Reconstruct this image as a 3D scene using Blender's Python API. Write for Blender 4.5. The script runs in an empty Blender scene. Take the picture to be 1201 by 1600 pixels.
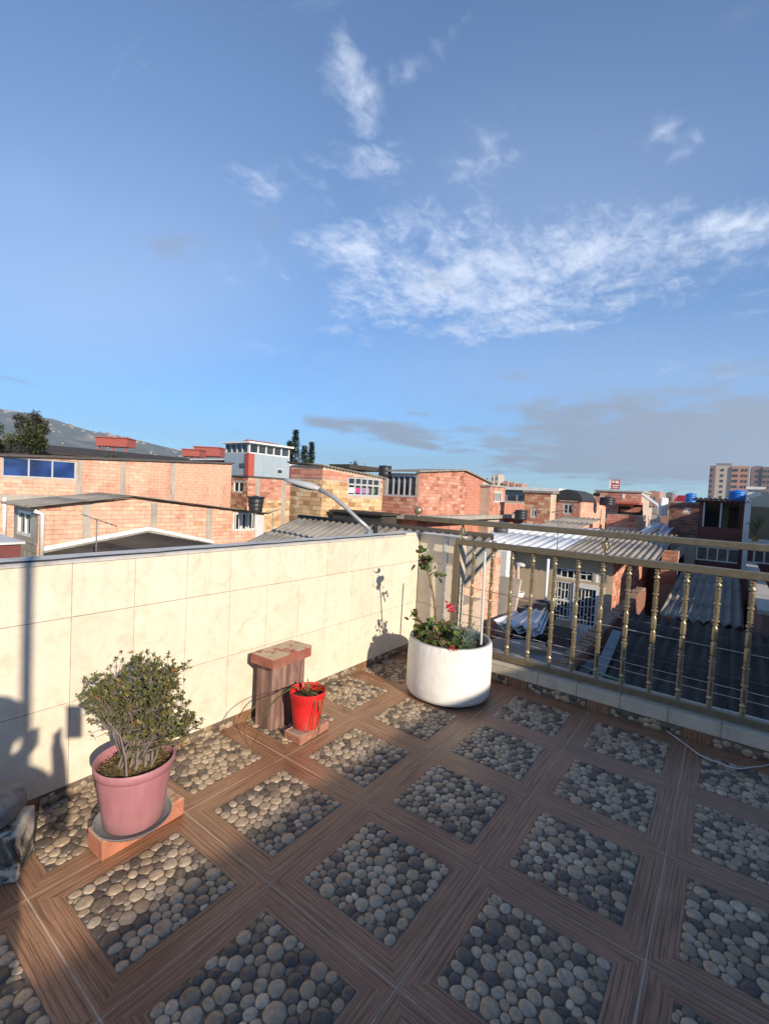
import bpy, bmesh, math, random
import numpy as np
from mathutils import Vector, Matrix

random.seed(7)
rad = math.radians
# ------------------------------------------------------------------ camera, world, sun, exposure
S = bpy.context.scene
COL = S.collection
FPX = 724.88                                   # focal length in photograph pixels (photograph 1201 x 1600)
YAW, PITCH, ROLL = -.63879, -.04247, .05002
CAM = Vector((1.9269, -2.3643, 1.5241))
_f = Vector((math.sin(YAW)*math.cos(PITCH), math.cos(YAW)*math.cos(PITCH), math.sin(PITCH)))
_r = Vector((math.cos(YAW), -math.sin(YAW), 0)); _u = _r.cross(_f)
RGT = _r*math.cos(ROLL) + _u*math.sin(ROLL); UPV = _u*math.cos(ROLL) - _r*math.sin(ROLL); FWD = _f
cam = bpy.data.cameras.new('camera'); cam.sensor_fit = 'HORIZONTAL'; cam.sensor_width = 36
cam.lens = FPX/1201*36; cam.clip_start = .005; cam.clip_end = 9000
camo = bpy.data.objects.new('camera', cam); COL.objects.link(camo)
camo.matrix_world = Matrix(((RGT.x, UPV.x, -FWD.x, CAM.x), (RGT.y, UPV.y, -FWD.y, CAM.y), (RGT.z, UPV.z, -FWD.z, CAM.z), (0, 0, 0, 1)))
S.camera = camo
S.view_settings.view_transform = 'Standard'; S.view_settings.look = 'None'
S.view_settings.exposure = 0.70; S.view_settings.gamma = 1
S.view_settings.use_curve_mapping = False
SUNV = Vector((1, -.368, .459)).normalized()    # towards the sun
sun = bpy.data.lights.new('sun', 'SUN'); sun.energy = 5.0; sun.angle = rad(.55); sun.color = (1, .86, .68)
suno = bpy.data.objects.new('sun', sun); COL.objects.link(suno)
suno.rotation_euler = SUNV.to_track_quat('Z', 'Y').to_euler(); suno.location = (8, -6, 8)

def ray(x, y): return FWD + RGT*((x-600.5)/FPX) - UPV*((y-800)/FPX)
def at(x, y, d): return CAM + ray(x, y)*d
def onz(x, y, z): d = ray(x, y); return CAM + d*((z-CAM.z)/d.z)
def onx(x, y, X): d = ray(x, y); return CAM + d*((X-CAM.x)/d.x)
def ony(x, y, Y): d = ray(x, y); return CAM + d*((Y-CAM.y)/d.y)
def proj(p):
    d = Vector(p)-CAM; z = d.dot(FWD)
    return (600.5+FPX*d.dot(RGT)/z, 800-FPX*d.dot(UPV)/z, z) if z > .01 else (-9e9, -9e9, z)

W = bpy.data.worlds.new('World'); S.world = W; W.use_nodes = True
def build_world():
    nt = W.node_tree; nt.nodes.clear(); N = nt.nodes.new; Lk = nt.links.new
    out = N('ShaderNodeOutputWorld'); bg = N('ShaderNodeBackground'); bg.inputs[1].default_value = .108
    Lk(bg.outputs[0], out.inputs[0])
    sky = N('ShaderNodeTexSky'); sky.sky_type = 'NISHITA'; sky.sun_disc = False
    sky.sun_elevation = math.asin(SUNV.z); sky.sun_rotation = math.atan2(SUNV.x, SUNV.y)
    sky.altitude = 2600; sky.air_density = 1.1; sky.dust_density = 0.; sky.ozone_density = 3.0
    tc = N('ShaderNodeTexCoord'); gen = tc.outputs['Generated']
    def math_(op, a, b=None, clamp=False):
        n = N('ShaderNodeMath'); n.operation = op; n.use_clamp = clamp
        for i, v in enumerate((a, b)):
            if v is None: continue
            if isinstance(v, (int, float)): n.inputs[i].default_value = v
            else: Lk(v, n.inputs[i])
        return n.outputs[0]
    def vm(op, a, b):
        n = N('ShaderNodeVectorMath'); n.operation = op
        for i, v in enumerate((a, b)):
            if isinstance(v, (tuple, Vector)): n.inputs[i].default_value = tuple(v)
            else: Lk(v, n.inputs[i])
        return n.outputs['Value'] if op == 'DOT_PRODUCT' else n.outputs[0]
    sep = N('ShaderNodeSeparateXYZ'); Lk(gen, sep.inputs[0])
    zz = math_('ADD', math_('MAXIMUM', sep.outputs[2], 0.0), .11)
    comb = N('ShaderNodeCombineXYZ'); Lk(math_('DIVIDE', sep.outputs[0], zz), comb.inputs[0]); Lk(math_('DIVIDE', sep.outputs[1], zz), comb.inputs[1])
    plane = comb.outputs[0]                      # the direction carried up to a flat cloud layer
    def pl(x, y):
        d = ray(x, y).normalized(); z = max(d.z, 0)+.11
        return np.array((d.x/z, d.y/z))
    def noise(scale, detail, rough, dist=0, vec=plane, loc=(0, 0, 0), stretch=(1, 1, 1), rot=0):
        mp = N('ShaderNodeMapping'); mp.inputs['Location'].default_value = loc; mp.inputs['Scale'].default_value = stretch; mp.inputs['Rotation'].default_value = (0, 0, rot)
        Lk(vec, mp.inputs[0])
        n = N('ShaderNodeTexNoise'); n.inputs['Scale'].default_value = scale; n.inputs['Detail'].default_value = detail
        n.inputs['Roughness'].default_value = rough; n.inputs['Distortion'].default_value = dist
        Lk(mp.outputs[0], n.inputs['Vector']); return n.outputs['Fac']
    def blob(x, y, rx, ry, ang=0, amp=1.):
        c, s = math.cos(ang), math.sin(ang)
        a = (pl(x+rx*c, y+rx*s)-pl(x-rx*c, y-rx*s))/2; b = (pl(x-ry*s, y+ry*c)-pl(x+ry*s, y-ry*c))/2
        Mi = np.linalg.inv(np.stack([a, b], 1)); c0 = pl(x, y)
        d = vm('SUBTRACT', plane, (c0[0], c0[1], 0.))
        p = vm('DOT_PRODUCT', d, (Mi[0, 0], Mi[0, 1], 0.)); q = vm('DOT_PRODUCT', d, (Mi[1, 0], Mi[1, 1], 0.))
        r2 = math_('ADD', math_('MULTIPLY', p, p), math_('MULTIPLY', q, q))
        return math_('MULTIPLY', math_('POWER', 2.718, math_('MULTIPLY', r2, -1.0)), amp)
    def total(lst):
        t = lst[0]
        for k in lst[1:]: t = math_('MAXIMUM', t, k)
        return t
    def ramp(v, a, b):
        n = N('ShaderNodeMapRange'); n.interpolation_type = 'SMOOTHSTEP'; n.clamp = True
        n.inputs['From Min'].default_value = a; n.inputs['From Max'].default_value = b
        Lk(v, n.inputs['Value']); return n.outputs[0]
    fb = noise(4.2, 9, .60, .25); fine = noise(11, 7, .62, .4, loc=(3, 1, 0))
    rip = noise(17, 5, .6, .8, loc=(6, 3, 0), stretch=(1.5, .8, 1), rot=.9)
    body = math_('ADD', math_('ADD', math_('MULTIPLY', fb, .50), math_('MULTIPLY', fine, .28)), math_('MULTIPLY', rip, .22))
    puffs = total([blob(720, 445, 250, 95, .10), blob(560, 390, 110, 42, .12, .95), blob(950, 400, 160, 70, -.1, 1.0), blob(800, 490, 200, 52, -.05, .9),
                   blob(1160, 355, 110, 40, -.12, .95), blob(1050, 430, 150, 60, 0, .7), blob(1100, 230, 120, 60, .2, .5), blob(640, 110, 60, 60, 0, .55), blob(560, 160, 46, 100, -.25, .9), blob(575, 255, 64, 50, 0, .85),
                   blob(405, 302, 44, 30, .3, .55), blob(745, 265, 90, 60, -.3, .62), blob(640, 505, 180, 34, 0, .6), blob(1090, 575, 130, 24, 0, .5),
                   blob(590, 75, 40, 50, .2, .4), blob(1175, 190, 40, 40, 0, .45), blob(900, 215, 120, 24, .1, .4), blob(470, 550, 90, 22, .1, .38)])
    cov = math_('ADD', math_('ADD', math_('MULTIPLY', body, 1.55), -.28), math_('MULTIPLY', puffs, .42))
    m1 = ramp(cov, .62, 1.08)
    wisps = noise(1.6, 8, .68, .9, stretch=(1, 3.4, 1), rot=.5, loc=(4, 7, 0))
    m2 = math_('MULTIPLY', ramp(wisps, .46, .78), .34)
    veil = math_('MULTIPLY', total([blob(120, 470, 420, 150, .1), blob(60, 330, 200, 120, .4, .8), blob(900, 590, 500, 80, 0, .6), blob(850, 330, 420, 160, 0, .55)]), .46)
    low = math_('MULTIPLY', ramp(math_('ADD', noise(2.2, 7, .6, .3, stretch=(1, 1, 1), loc=(9, 2, 0)), math_('MULTIPLY', total([
        blob(1030, 712, 330, 58, .0, 1.1), blob(600, 672, 120, 18, .12, .9), blob(1150, 665, 230, 44, -.05, 1.05), blob(640, 690, 60, 12, .2, .8), blob(830, 712, 90, 16, 0, .9)]), .50)), .62, .90), .90)
    shade = math_('ADD', math_('MULTIPLY', fine, .5), .72)
    def mixc(f, a, b):
        n = N('ShaderNodeMix'); n.data_type = 'RGBA'
        Lk(f, n.inputs['Factor'])
        for k, v in ((6, a), (7, b)):
            if isinstance(v, tuple): n.inputs[k].default_value = (*v, 1)
            else: Lk(v, n.inputs[k])
        return n.outputs[2]
    hsv = N('ShaderNodeHueSaturation'); hsv.inputs['Saturation'].default_value = 1.08; hsv.inputs['Value'].default_value = 1.0
    Lk(sky.outputs[0], hsv.inputs['Color'])
    tint = N('ShaderNodeMix'); tint.data_type = 'RGBA'; tint.blend_type = 'MULTIPLY'; tint.inputs[0].default_value = 1; tint.inputs[7].default_value = (.64, .97, 1.13, 1); Lk(hsv.outputs[0], tint.inputs[6])
    c = mixc(math_('MAXIMUM', m2, veil), tint.outputs[2], (3.7, 4.6, 6.3))
    c = mixc(math_('MULTIPLY', m1, .80), c, mixc(shade, (4.0, 4.7, 6.0), (5.6, 6.1, 7.1)))
    c = mixc(low, c, (1.9, 2.2, 2.75))
    Lk(c, bg.inputs[0])
build_world()

# ------------------------------------------------------------------ helpers: objects and meshes
G = -6.0                                        # street level, two storeys below the terrace
def link(o, parent=None):
    COL.objects.link(o)
    if parent is not None: o.parent = parent
    return o
def tag(o, label=None, cat=None, group=None, kind=None):
    if label: o['label'] = label
    if cat: o['category'] = cat
    if group: o['group'] = group
    if kind: o['kind'] = kind
    return o
def thing(name, label, cat, loc=(0, 0, 0), rz=0, group=None):
    o = bpy.data.objects.new(name, None); link(o); o.location = loc; o.rotation_euler = (0, 0, rz); o.empty_display_size = .1
    return tag(o, label, cat, group)
class MB:
    def __init__(s): s.v = []; s.f = []; s.t = []
    def add(s, vs, fs, tone=None):
        b = len(s.v); s.v += [tuple(p) for p in vs]; s.f += [tuple(i+b for i in f) for f in fs]
        if tone is not None: s.t += [tone]*len(fs)
        return s
    def box(s, x0, x1, y0, y1, z0, z1):
        return s.add([(x0, y0, z0), (x1, y0, z0), (x1, y1, z0), (x0, y1, z0), (x0, y0, z1), (x1, y0, z1), (x1, y1, z1), (x0, y1, z1)],
                     [(3, 2, 1, 0), (4, 5, 6, 7), (0, 1, 5, 4), (1, 2, 6, 5), (2, 3, 7, 6), (3, 0, 4, 7)])
    def tube(s, pts, r, n=8, cap=True):
        pts = [Vector(p) for p in pts]; m = len(pts); rs = r if isinstance(r, (list, tuple)) else [r]*m
        vs = []; up = None
        for i in range(m):
            t = (pts[min(i+1, m-1)]-pts[max(i-1, 0)]).normalized()
            if up is None: up = Vector((0, 0, 1)) if abs(t.z) < .9 else Vector((1, 0, 0))
            a = t.cross(up).normalized(); b = a.cross(t).normalized(); up = b
            for k in range(n):
                w = 2*math.pi*k/n; vs.append(pts[i]+(a*math.cos(w)+b*math.sin(w))*rs[i])
        fs = [(i*n+k, i*n+(k+1) % n, (i+1)*n+(k+1) % n, (i+1)*n+k) for i in range(m-1) for k in range(n)]
        if cap: fs += [tuple(range(n-1, -1, -1)), tuple(range((m-1)*n, m*n))]
        return s.add(vs, fs)
    def lathe(s, prof, n=24, c=(0, 0), sy=1.):
        vs = [(c[0]+r*math.cos(2*math.pi*k/n), c[1]+sy*r*math.sin(2*math.pi*k/n), z) for r, z in prof for k in range(n)]
        fs = [(i*n+k, i*n+(k+1) % n, (i+1)*n+(k+1) % n, (i+1)*n+k) for i in range(len(prof)-1) for k in range(n)]
        return s.add(vs, fs)
    def prism(s, poly, axis, a, b):             # poly of 2-D points extruded along an axis
        def P(p, t): return {'x': (t, p[0], p[1]), 'y': (p[0], t, p[1]), 'z': (p[0], p[1], t)}[axis]
        n = len(poly)
        return s.add([P(p, a) for p in poly]+[P(p, b) for p in poly],
                     [tuple(range(n-1, -1, -1)), tuple(range(n, 2*n))]+[(i, (i+1) % n, n+(i+1) % n, n+i) for i in range(n)])
    def sphere(s, c, r, n=12, m=8, sc=(1, 1, 1)):
        vs = [(c[0], c[1], c[2]-r*sc[2])]
        for i in range(1, m):
            a = -math.pi/2+math.pi*i/m
            vs += [(c[0]+sc[0]*r*math.cos(a)*math.cos(2*math.pi*k/n), c[1]+sc[1]*r*math.cos(a)*math.sin(2*math.pi*k/n), c[2]+sc[2]*r*math.sin(a)) for k in range(n)]
        vs.append((c[0], c[1], c[2]+r*sc[2])); L = len(vs)-1
        fs = [(0, 1+(k+1) % n, 1+k) for k in range(n)]+[(L, 1+(m-2)*n+k, 1+(m-2)*n+(k+1) % n) for k in range(n)]
        fs += [(1+i*n+k, 1+i*n+(k+1) % n, 1+(i+1)*n+(k+1) % n, 1+(i+1)*n+k) for i in range(m-2) for k in range(n)]
        return s.add(vs, fs)
    def leaf(s, p, d, l, w, tone, up=None):
        p = Vector(p); d = Vector(d).normalized(); side = d.cross(up or Vector((random.uniform(-.4, .4), random.uniform(-.4, .4), 1)))
        if side.length < 1e-3: side = Vector((1, 0, 0))
        side.normalize(); nn = side.cross(d)
        m = p+d*l*.5
        return s.add([p, m+side*w*.5+nn*w*.15, p+d*l, m-side*w*.5+nn*w*.15, m-nn*w*.05], [(0, 1, 4), (1, 2, 4), (2, 3, 4), (3, 0, 4)], tone)
    def mesh(s, name, m=None, smooth=False, recalc=True):
        me = bpy.data.meshes.new(name); me.from_pydata(s.v, [], s.f)
        if s.t:
            at_ = me.attributes.new('tone', 'FLOAT', 'FACE'); at_.data.foreach_set('value', s.t)
        if recalc and len(s.f) < 60000 and not s.t:
            bm = bmesh.new(); bm.from_mesh(me); bmesh.ops.recalc_face_normals(bm, faces=bm.faces); bm.to_mesh(me); bm.free()
        if smooth: me.polygons.foreach_set('use_smooth', [True]*len(me.polygons))
        if m: me.materials.append(m)
        me.update(); return me
    def build(s, name, m, parent=None, smooth=False, loc=(0, 0, 0), sharp=None):
        me = s.mesh(name, m, smooth)
        if smooth and sharp: me.set_sharp_from_angle(angle=rad(sharp))
        o = bpy.data.objects.new(name, me); o.location = loc; return link(o, parent)
def inst(name, me, parent, loc=(0, 0, 0), rot=(0, 0, 0), sc=(1, 1, 1)):
    o = bpy.data.objects.new(name, me); o.location = loc; o.rotation_euler = rot; o.scale = sc; return link(o, parent)
def bevel_box(sx, sy, sz, b=.01, seg=2, m=None, name='block', jitter=0, cuts=0):
    bm = bmesh.new(); bmesh.ops.create_cube(bm, size=1)
    for v in bm.verts: v.co = Vector((v.co.x*sx, v.co.y*sy, v.co.z*sz))
    if cuts: bmesh.ops.subdivide_edges(bm, edges=bm.edges[:], cuts=cuts, use_grid_fill=True)
    else: bmesh.ops.bevel(bm, geom=bm.edges[:], offset=b, segments=seg, affect='EDGES', profile=.6)
    if jitter:
        rr = random.Random(len(name)+int(sx*1000))
        for v in bm.verts: v.co += Vector([rr.uniform(-jitter, jitter) for _ in range(3)])
    me = bpy.data.meshes.new(name); bm.to_mesh(me); bm.free()
    if m: me.materials.append(m)
    return me

# ------------------------------------------------------------------ helpers: materials
MATS = {}
class Nt:
    def __init__(s, name):
        s.m = bpy.data.materials.new(name); s.m.use_nodes = True; s.t = s.m.node_tree
        s.b = s.t.nodes['Principled BSDF']; s.o = s.t.nodes['Material Output']
    def n(s, k, **kw):
        x = s.t.nodes.new('ShaderNode'+k)
        for a, v in kw.items(): setattr(x, a, v)
        return x
    def lk(s, a, b): s.t.links.new(a, b)
    def pos(s): return s.n('NewGeometry').outputs['Position']
    def obj(s): return s.n('TexCoord').outputs['Object']
    def rnd(s): return s.n('ObjectInfo').outputs['Random']
    def tone(s): x = s.n('Attribute'); x.attribute_name = 'tone'; return x.outputs['Fac']
    def map(s, v, sc=(1, 1, 1), off=None):
        x = s.n('Mapping'); x.inputs['Scale'].default_value = sc; s.lk(v, x.inputs[0])
        if off is not None: s.lk(off, x.inputs['Location'])
        return x.outputs[0]
    def noise(s, v, scale, detail=4, rough=.55, dist=0):
        x = s.n('TexNoise'); x.inputs['Scale'].default_value = scale; x.inputs['Detail'].default_value = detail
        x.inputs['Roughness'].default_value = rough; x.inputs['Distortion'].default_value = dist
        s.lk(v, x.inputs['Vector']); return x.outputs['Fac']
    def ma(s, op, a, b=0., c=None):
        x = s.n('Math', operation=op)
        for i, q in enumerate((a, b, c)):
            if q is None: continue
            if isinstance(q, (int, float)): x.inputs[i].default_value = q
            else: s.lk(q, x.inputs[i])
        return x.outputs[0]
    def ramp(s, f, stops, mode='LINEAR'):
        x = s.n('ValToRGB'); r = x.color_ramp; r.interpolation = mode
        while len(r.elements) < len(stops): r.elements.new(.5)
        for e, (p, c) in zip(r.elements, stops): e.position = p; e.color = (*c, 1) if len(c) == 3 else c
        s.lk(f, x.inputs[0]); return x.outputs[0]
    def mix(s, f, a, b, bt='MIX'):
        x = s.n('Mix'); x.data_type = 'RGBA'; x.blend_type = bt
        for k, q in ((0, f), (6, a), (7, b)):
            if isinstance(q, (int, float)): x.inputs[k].default_value = q
            elif isinstance(q, tuple): x.inputs[k].default_value = (*q, 1)
            else: s.lk(q, x.inputs[k])
        return x.outputs[2]
    def bump(s, h, strength=.3, dist=.01):
        x = s.n('Bump'); x.inputs['Strength'].default_value = strength; x.inputs['Distance'].default_value = dist
        s.lk(h, x.inputs['Height']); s.lk(x.outputs[0], s.b.inputs['Normal'])
    def set(s, col=None, rough=.7, metal=0., spec=None):
        if col is not None:
            if isinstance(col, tuple): s.b.inputs['Base Color'].default_value = (*col, 1)
            else: s.lk(col, s.b.inputs['Base Color'])
        if isinstance(rough, (int, float)): s.b.inputs['Roughness'].default_value = rough
        else: s.lk(rough, s.b.inputs['Roughness'])
        s.b.inputs['Metallic'].default_value = metal
        if spec is not None: s.b.inputs['Specular IOR Level'].default_value = spec
        return s.m
def mul(c, k): return tuple(min(1., x*k) for x in c)
def plain(name, c, rough=.7, var=.18, scale=3., metal=0., bump=.15, rnd=0., fine=40., dirt=None, spec=None):
    if spec is None and rough >= .8: spec = .12
    if name in MATS: return MATS[name]
    t = Nt(name); p = t.pos()
    f = t.ma('ADD', t.ma('MULTIPLY', t.noise(p, scale, 6, .6, .3), .7), t.ma('MULTIPLY', t.noise(p, fine, 3), .3))
    col = t.ramp(f, [(.25, mul(c, 1-var*1.6)), (.5, c), (.78, mul(c, 1+var))])
    if dirt:
        d = t.ramp(t.noise(t.map(p, (1, 1, .25)), scale*1.7, 7, .68), [(.5, (0, 0, 0)), (.72, (1, 1, 1))])
        col = t.mix(t.ma('MULTIPLY', d, .75), col, dirt)
    if rnd: col = t.mix(1., col, t.ramp(t.rnd(), [(0, (1-rnd,)*3), (1, (1+rnd,)*3)]), 'MULTIPLY')
    if bump: t.bump(t.noise(p, fine, 4), bump, .004)
    MATS[name] = t.set(col, rough, metal, spec); return t.m
def brick_mat(name, stops, rough=.85):
    if name in MATS: return MATS[name]
    t = Nt(name); p = t.pos()
    col = t.ramp(t.rnd(), stops)
    n = t.noise(p, 7, 6, .65)
    col = t.mix(1., col, t.ramp(n, [(.3, (.78, .78, .78)), (.7, (1.15, 1.12, 1.1))]), 'MULTIPLY')
    big = t.ramp(t.ma('ADD', t.ma('MULTIPLY', t.noise(p, .7, 5, .6), .5), t.ma('MULTIPLY', t.noise(t.map(p, (2.2, 2.2, .35)), 1., 6, .65), .5)), [(.36, (.72, .69, .66)), (.5, (1, 1, 1)), (.65, (1.08, 1.08, 1.08))])
    col = t.mix(1., col, big, 'MULTIPLY')
    t.bump(t.noise(p, 60, 4), .3, .006)
    MATS[name] = t.set(col, rough, 0, .25); return t.m
def glass_mat(name, c=(.03, .04, .05), rough=.06):
    t = Nt(name); p = t.pos()
    col = t.ramp(t.noise(p, 1.3, 3), [(.35, mul(c, .6)), (.7, mul(c, 1.7))])
    return t.set(col, rough, 0, .6)

m_mortar = plain('mortar', (.50, .40, .32), .9, .2, 4)
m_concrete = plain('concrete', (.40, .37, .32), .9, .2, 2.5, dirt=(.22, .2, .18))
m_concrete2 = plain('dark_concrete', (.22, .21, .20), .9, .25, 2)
m_white = plain('white_paint', (.78, .77, .73), .6, .08, 3, dirt=(.5, .47, .42))
m_greywhite = plain('weathered_white', (.55, .56, .56), .6, .14, 3)
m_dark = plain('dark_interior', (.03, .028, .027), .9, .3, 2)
m_glass = glass_mat('window_glass')
m_blueglass = glass_mat('blue_sheeting', (.016, .045, .16), .10)
m_frame_grey = plain('grey_frame', (.45, .46, .47), .5, .1)
m_black = plain('black_plastic', (.022, .023, .025), .45, .2)
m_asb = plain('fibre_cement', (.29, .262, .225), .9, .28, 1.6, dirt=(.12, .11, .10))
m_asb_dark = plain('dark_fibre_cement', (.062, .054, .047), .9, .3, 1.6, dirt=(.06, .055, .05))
m_zinc = plain('white_zinc', (.70, .71, .72), .45, .12, 2, dirt=(.45, .42, .4))
m_bluezinc = plain('blue_zinc', (.26, .33, .42), .4, .15, 2)
m_tan = plain('tan_render', (.54, .43, .29), .9, .12, 1.5, dirt=(.3, .25, .19))
m_maroon = plain('maroon_paint', (.17, .06, .055), .8, .15, 2)
m_slab = plain('roof_edge', (.10, .09, .085), .8, .2)
m_bluegrey = plain('blue_grey_cladding', (.33, .40, .45), .6, .06, 1.5)
m_redpaint = plain('red_paint', (.42, .085, .06), .6, .15)
m_steel = plain('galvanised_steel', (.42, .43, .44), .45, .15, 6, .6)
m_soil = plain('soil', (.07, .05, .035), .95, .5, 60, bump=.8)
BR_SALMON = brick_mat('salmon_brick', [(0, (.58, .30, .20)), (.08, (.70, .39, .28)), (.5, (.76, .44, .32)), (.85, (.78, .47, .35)), (1, (.74, .50, .38))])
BR_RED = brick_mat('red_brick', [(0, (.38, .15, .10)), (.2, (.54, .24, .17)), (.7, (.62, .30, .215)), (1, (.68, .42, .31))])
BR_YELLOW = brick_mat('yellow_brick', [(0, (.34, .17, .09)), (.15, (.52, .33, .17)), (.6, (.66, .46, .25)), (1, (.72, .54, .33))])
BR_MIX = brick_mat('mixed_brick', [(0, (.36, .15, .09)), (.4, (.52, .24, .15)), (.75, (.62, .38, .23)), (1, (.68, .50, .31))])
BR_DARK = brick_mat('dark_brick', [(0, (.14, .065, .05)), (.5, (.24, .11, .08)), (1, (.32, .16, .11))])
CUBE = MB().box(-.5, .5, -.5, .5, -.5, .5)
_cubes = {}
def cube(m):
    if m.name not in _cubes: _cubes[m.name] = CUBE.mesh('brick', m)
    return _cubes[m.name]

# ------------------------------------------------------------------ terrace floor of printed tiles
T = .6
def pebble_layout(seed, n=112, half=.213):
    rr = random.Random(seed); L = half
    pts = []
    while len(pts) < n:
        best = max(((rr.uniform(-L, L), rr.uniform(-L, L)) for _ in range(6)), key=lambda p: min([((p[0]-q[0])**2+(p[1]-q[1])**2) for q in pts] or [1]))
        pts.append(best)
    wt = [rr.choice((0, 0, 1, 2, 3))*rr.uniform(.3, 1)*.00034 for _ in pts]
    def cells():
        out = []
        for i, p in enumerate(pts):
            poly = [(-L, -L), (L, -L), (L, L), (-L, L)]
            near = sorted(range(n), key=lambda j: (pts[j][0]-p[0])**2+(pts[j][1]-p[1])**2)[1:22]
            for j in near:
                q = pts[j]; a, b = q[0]-p[0], q[1]-p[1]
                c = (q[0]**2+q[1]**2-p[0]**2-p[1]**2-wt[j]+wt[i])/2
                new = []
                for k in range(len(poly)):
                    s, e = poly[k], poly[(k+1) % len(poly)]
                    ds, de = a*s[0]+b*s[1]-c, a*e[0]+b*e[1]-c
                    if ds <= 0: new.append(s)
                    if ds*de < 0:
                        t = ds/(ds-de); new.append((s[0]+t*(e[0]-s[0]), s[1]+t*(e[1]-s[1])))
                poly = new
                if len(poly) < 3: break
            out.append(poly)
        return out
    for it in range(2):
        cs = cells()
        for i, c in enumerate(cs):
            if len(c) >= 3: pts[i] = (sum(p[0] for p in c)/len(c), sum(p[1] for p in c)/len(c))
    peb = []
    for c in cells():
        if len(c) < 3: continue
        cx = sum(p[0] for p in c)/len(c); cy = sum(p[1] for p in c)/len(c); K = 10
        rs = []
        for k in range(K):
            a = 2*math.pi*k/K; dx, dy = math.cos(a), math.sin(a); best = .06
            for m in range(len(c)):
                s, e = c[m], c[(m+1) % len(c)]; ex, ey = e[0]-s[0], e[1]-s[1]
                den = dx*ey-dy*ex
                if abs(den) < 1e-9: continue
                t = ((s[0]-cx)*ey-(s[1]-cy)*ex)/den; u = ((s[0]-cx)*dy-(s[1]-cy)*dx)/den
                if t > 0 and -.001 <= u <= 1.001: best = min(best, t)
            rs.append(best)
        for _ in range(2): rs = [min(rs[k]*1.02, .25*rs[k-1]+.5*rs[k]+.25*rs[(k+1) % K]) for k in range(K)]
        if min(rs) < .005: continue
        h = min(.007, .29*min(rs)*rr.uniform(.75, 1.05))
        vs = []
        for sc, z in ((.985, -.003), (.93, h*.48), (.66, h*.9)):
            vs += [(r*sc*math.cos(2*math.pi*k/K), r*sc*math.sin(2*math.pi*k/K), z) for k, r in enumerate(rs)]
        vs.append((0, 0, h))
        fs = [(i*K+k, i*K+(k+1) % K, (i+1)*K+(k+1) % K, (i+1)*K+k) for i in (0, 1) for k in range(K)]+[(2*K+k, 2*K+(k+1) % K, 3*K) for k in range(K)]
        tone = rr.choice((rr.uniform(0, .14), rr.uniform(.1, .35), rr.uniform(.2, .55), rr.uniform(.4, .8), rr.uniform(.5, 1), rr.uniform(.35, .95)))
        peb.append(((cx, cy), vs, fs, tone, max(rs)))
    return peb
def pebble_material():
    t = Nt('river_pebble'); p = t.pos(); tn = t.tone()
    col = t.ramp(tn, [(0, (.066, .054, .047)), (.18, (.135, .104, .080)), (.4, (.285, .21, .138)), (.6, (.37, .285, .195)), (.8, (.33, .268, .202)), (1, (.50, .40, .285))])
    v = t.noise(p, 55, 6, .7, .6)
    col = t.mix(1., col, t.ramp(t.ma('ADD', t.ma('MULTIPLY', v, .6), t.ma('MULTIPLY', t.noise(p, 28, 5, .7, 1.2), .4)), [(.30, (.48, .46, .44)), (.5, (1, 1, 1)), (.70, (1.5, 1.44, 1.34))]), 'MULTIPLY')
    col = t.mix(t.ma('MULTIPLY', t.ramp(t.noise(p, 16, 5, .7, 1.5), [(.55, (0, 0, 0)), (.68, (1, 1, 1))]), .45), col, (.30, .22, .15))
    t.bump(t.noise(p, 110, 5, .65), .3, .003)
    return t.set(col, t.ma('ADD', t.ma('MULTIPLY', v, .4), .2), 0, .42)
m_peb = pebble_material()
def wood_material(name, dark, mid, light, rough=.36):
    t = Nt(name); o = t.obj(); r = t.rnd()
    sh = t.n('CombineXYZ'); t.lk(t.ma('MULTIPLY', r, 7.), sh.inputs[0]); t.lk(t.ma('MULTIPLY', r, 31.), sh.inputs[1])
    v = t.map(o, (1, 1, 1), sh.outputs[0])
    g = t.noise(t.map(v, (2.2, 75, 75)), 1.6, 5, .6, .25); g2 = t.noise(t.map(v, (1.1, 190, 190)), 1.3, 3, .5)
    f = t.ma('ADD', t.ma('MULTIPLY', g, .68), t.ma('MULTIPLY', g2, .32))
    col = t.ramp(f, [(.34, dark), (.44, mid), (.54, light), (.60, mid), (.68, mul(light, 1.25))])
    sy_ = t.n('SeparateXYZ'); t.lk(o, sy_.inputs[0])
    wob = t.ma('MULTIPLY', t.noise(t.map(v, (5, 3, 3)), 1.0, 3), .012)
    ph = t.ma('FRACT', t.ma('MULTIPLY', t.ma('ADD', sy_.outputs[1], wob), 52.))
    line = t.ramp(ph, [(.0, (1, 1, 1)), (.10, (.15, .15, .15)), (.22, (0, 0, 0)), (.86, (0, 0, 0)), (1., (1, 1, 1))])
    col = t.mix(t.ma('MULTIPLY', line, t.ma('ADD', t.ma('MULTIPLY', g2, .9), .15)), col, mul(dark, .45))
    w = t.noise(t.pos(), 2.2, 6, .65)
    col = t.mix(1., col, t.ramp(w, [(.3, (.82, .82, .82)), (.7, (1.12, 1.11, 1.1))]), 'MULTIPLY')
    t.bump(f, .22, .002)
    return t.set(col, t.ma('ADD', t.ma('MULTIPLY', w, .25), rough-.12), 0, .45)
m_wood = wood_material('printed_wood', (.085, .037, .020), (.20, .100, .055), (.34, .188, .112))
m_bed = plain('pebble_bed', (.14, .112, .085), .9, .25, 25)
m_grout = plain('grout', (.50, .41, .31), .9, .2, 9, dirt=(.25, .22, .19))
floor = MB().box(-.70, 4.4, -5.2, 1.50, -.30, -.0016).build('terrace_floor', m_grout); tag(floor, 'terrace floor of wood framed pebble tiles', None, None, 'structure')
layouts = [pebble_layout(s) for s in (3, 11, 29)]
FR = .086; GAP = .0026; HI = T/2-GAP; HN = T/2-FR
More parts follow.
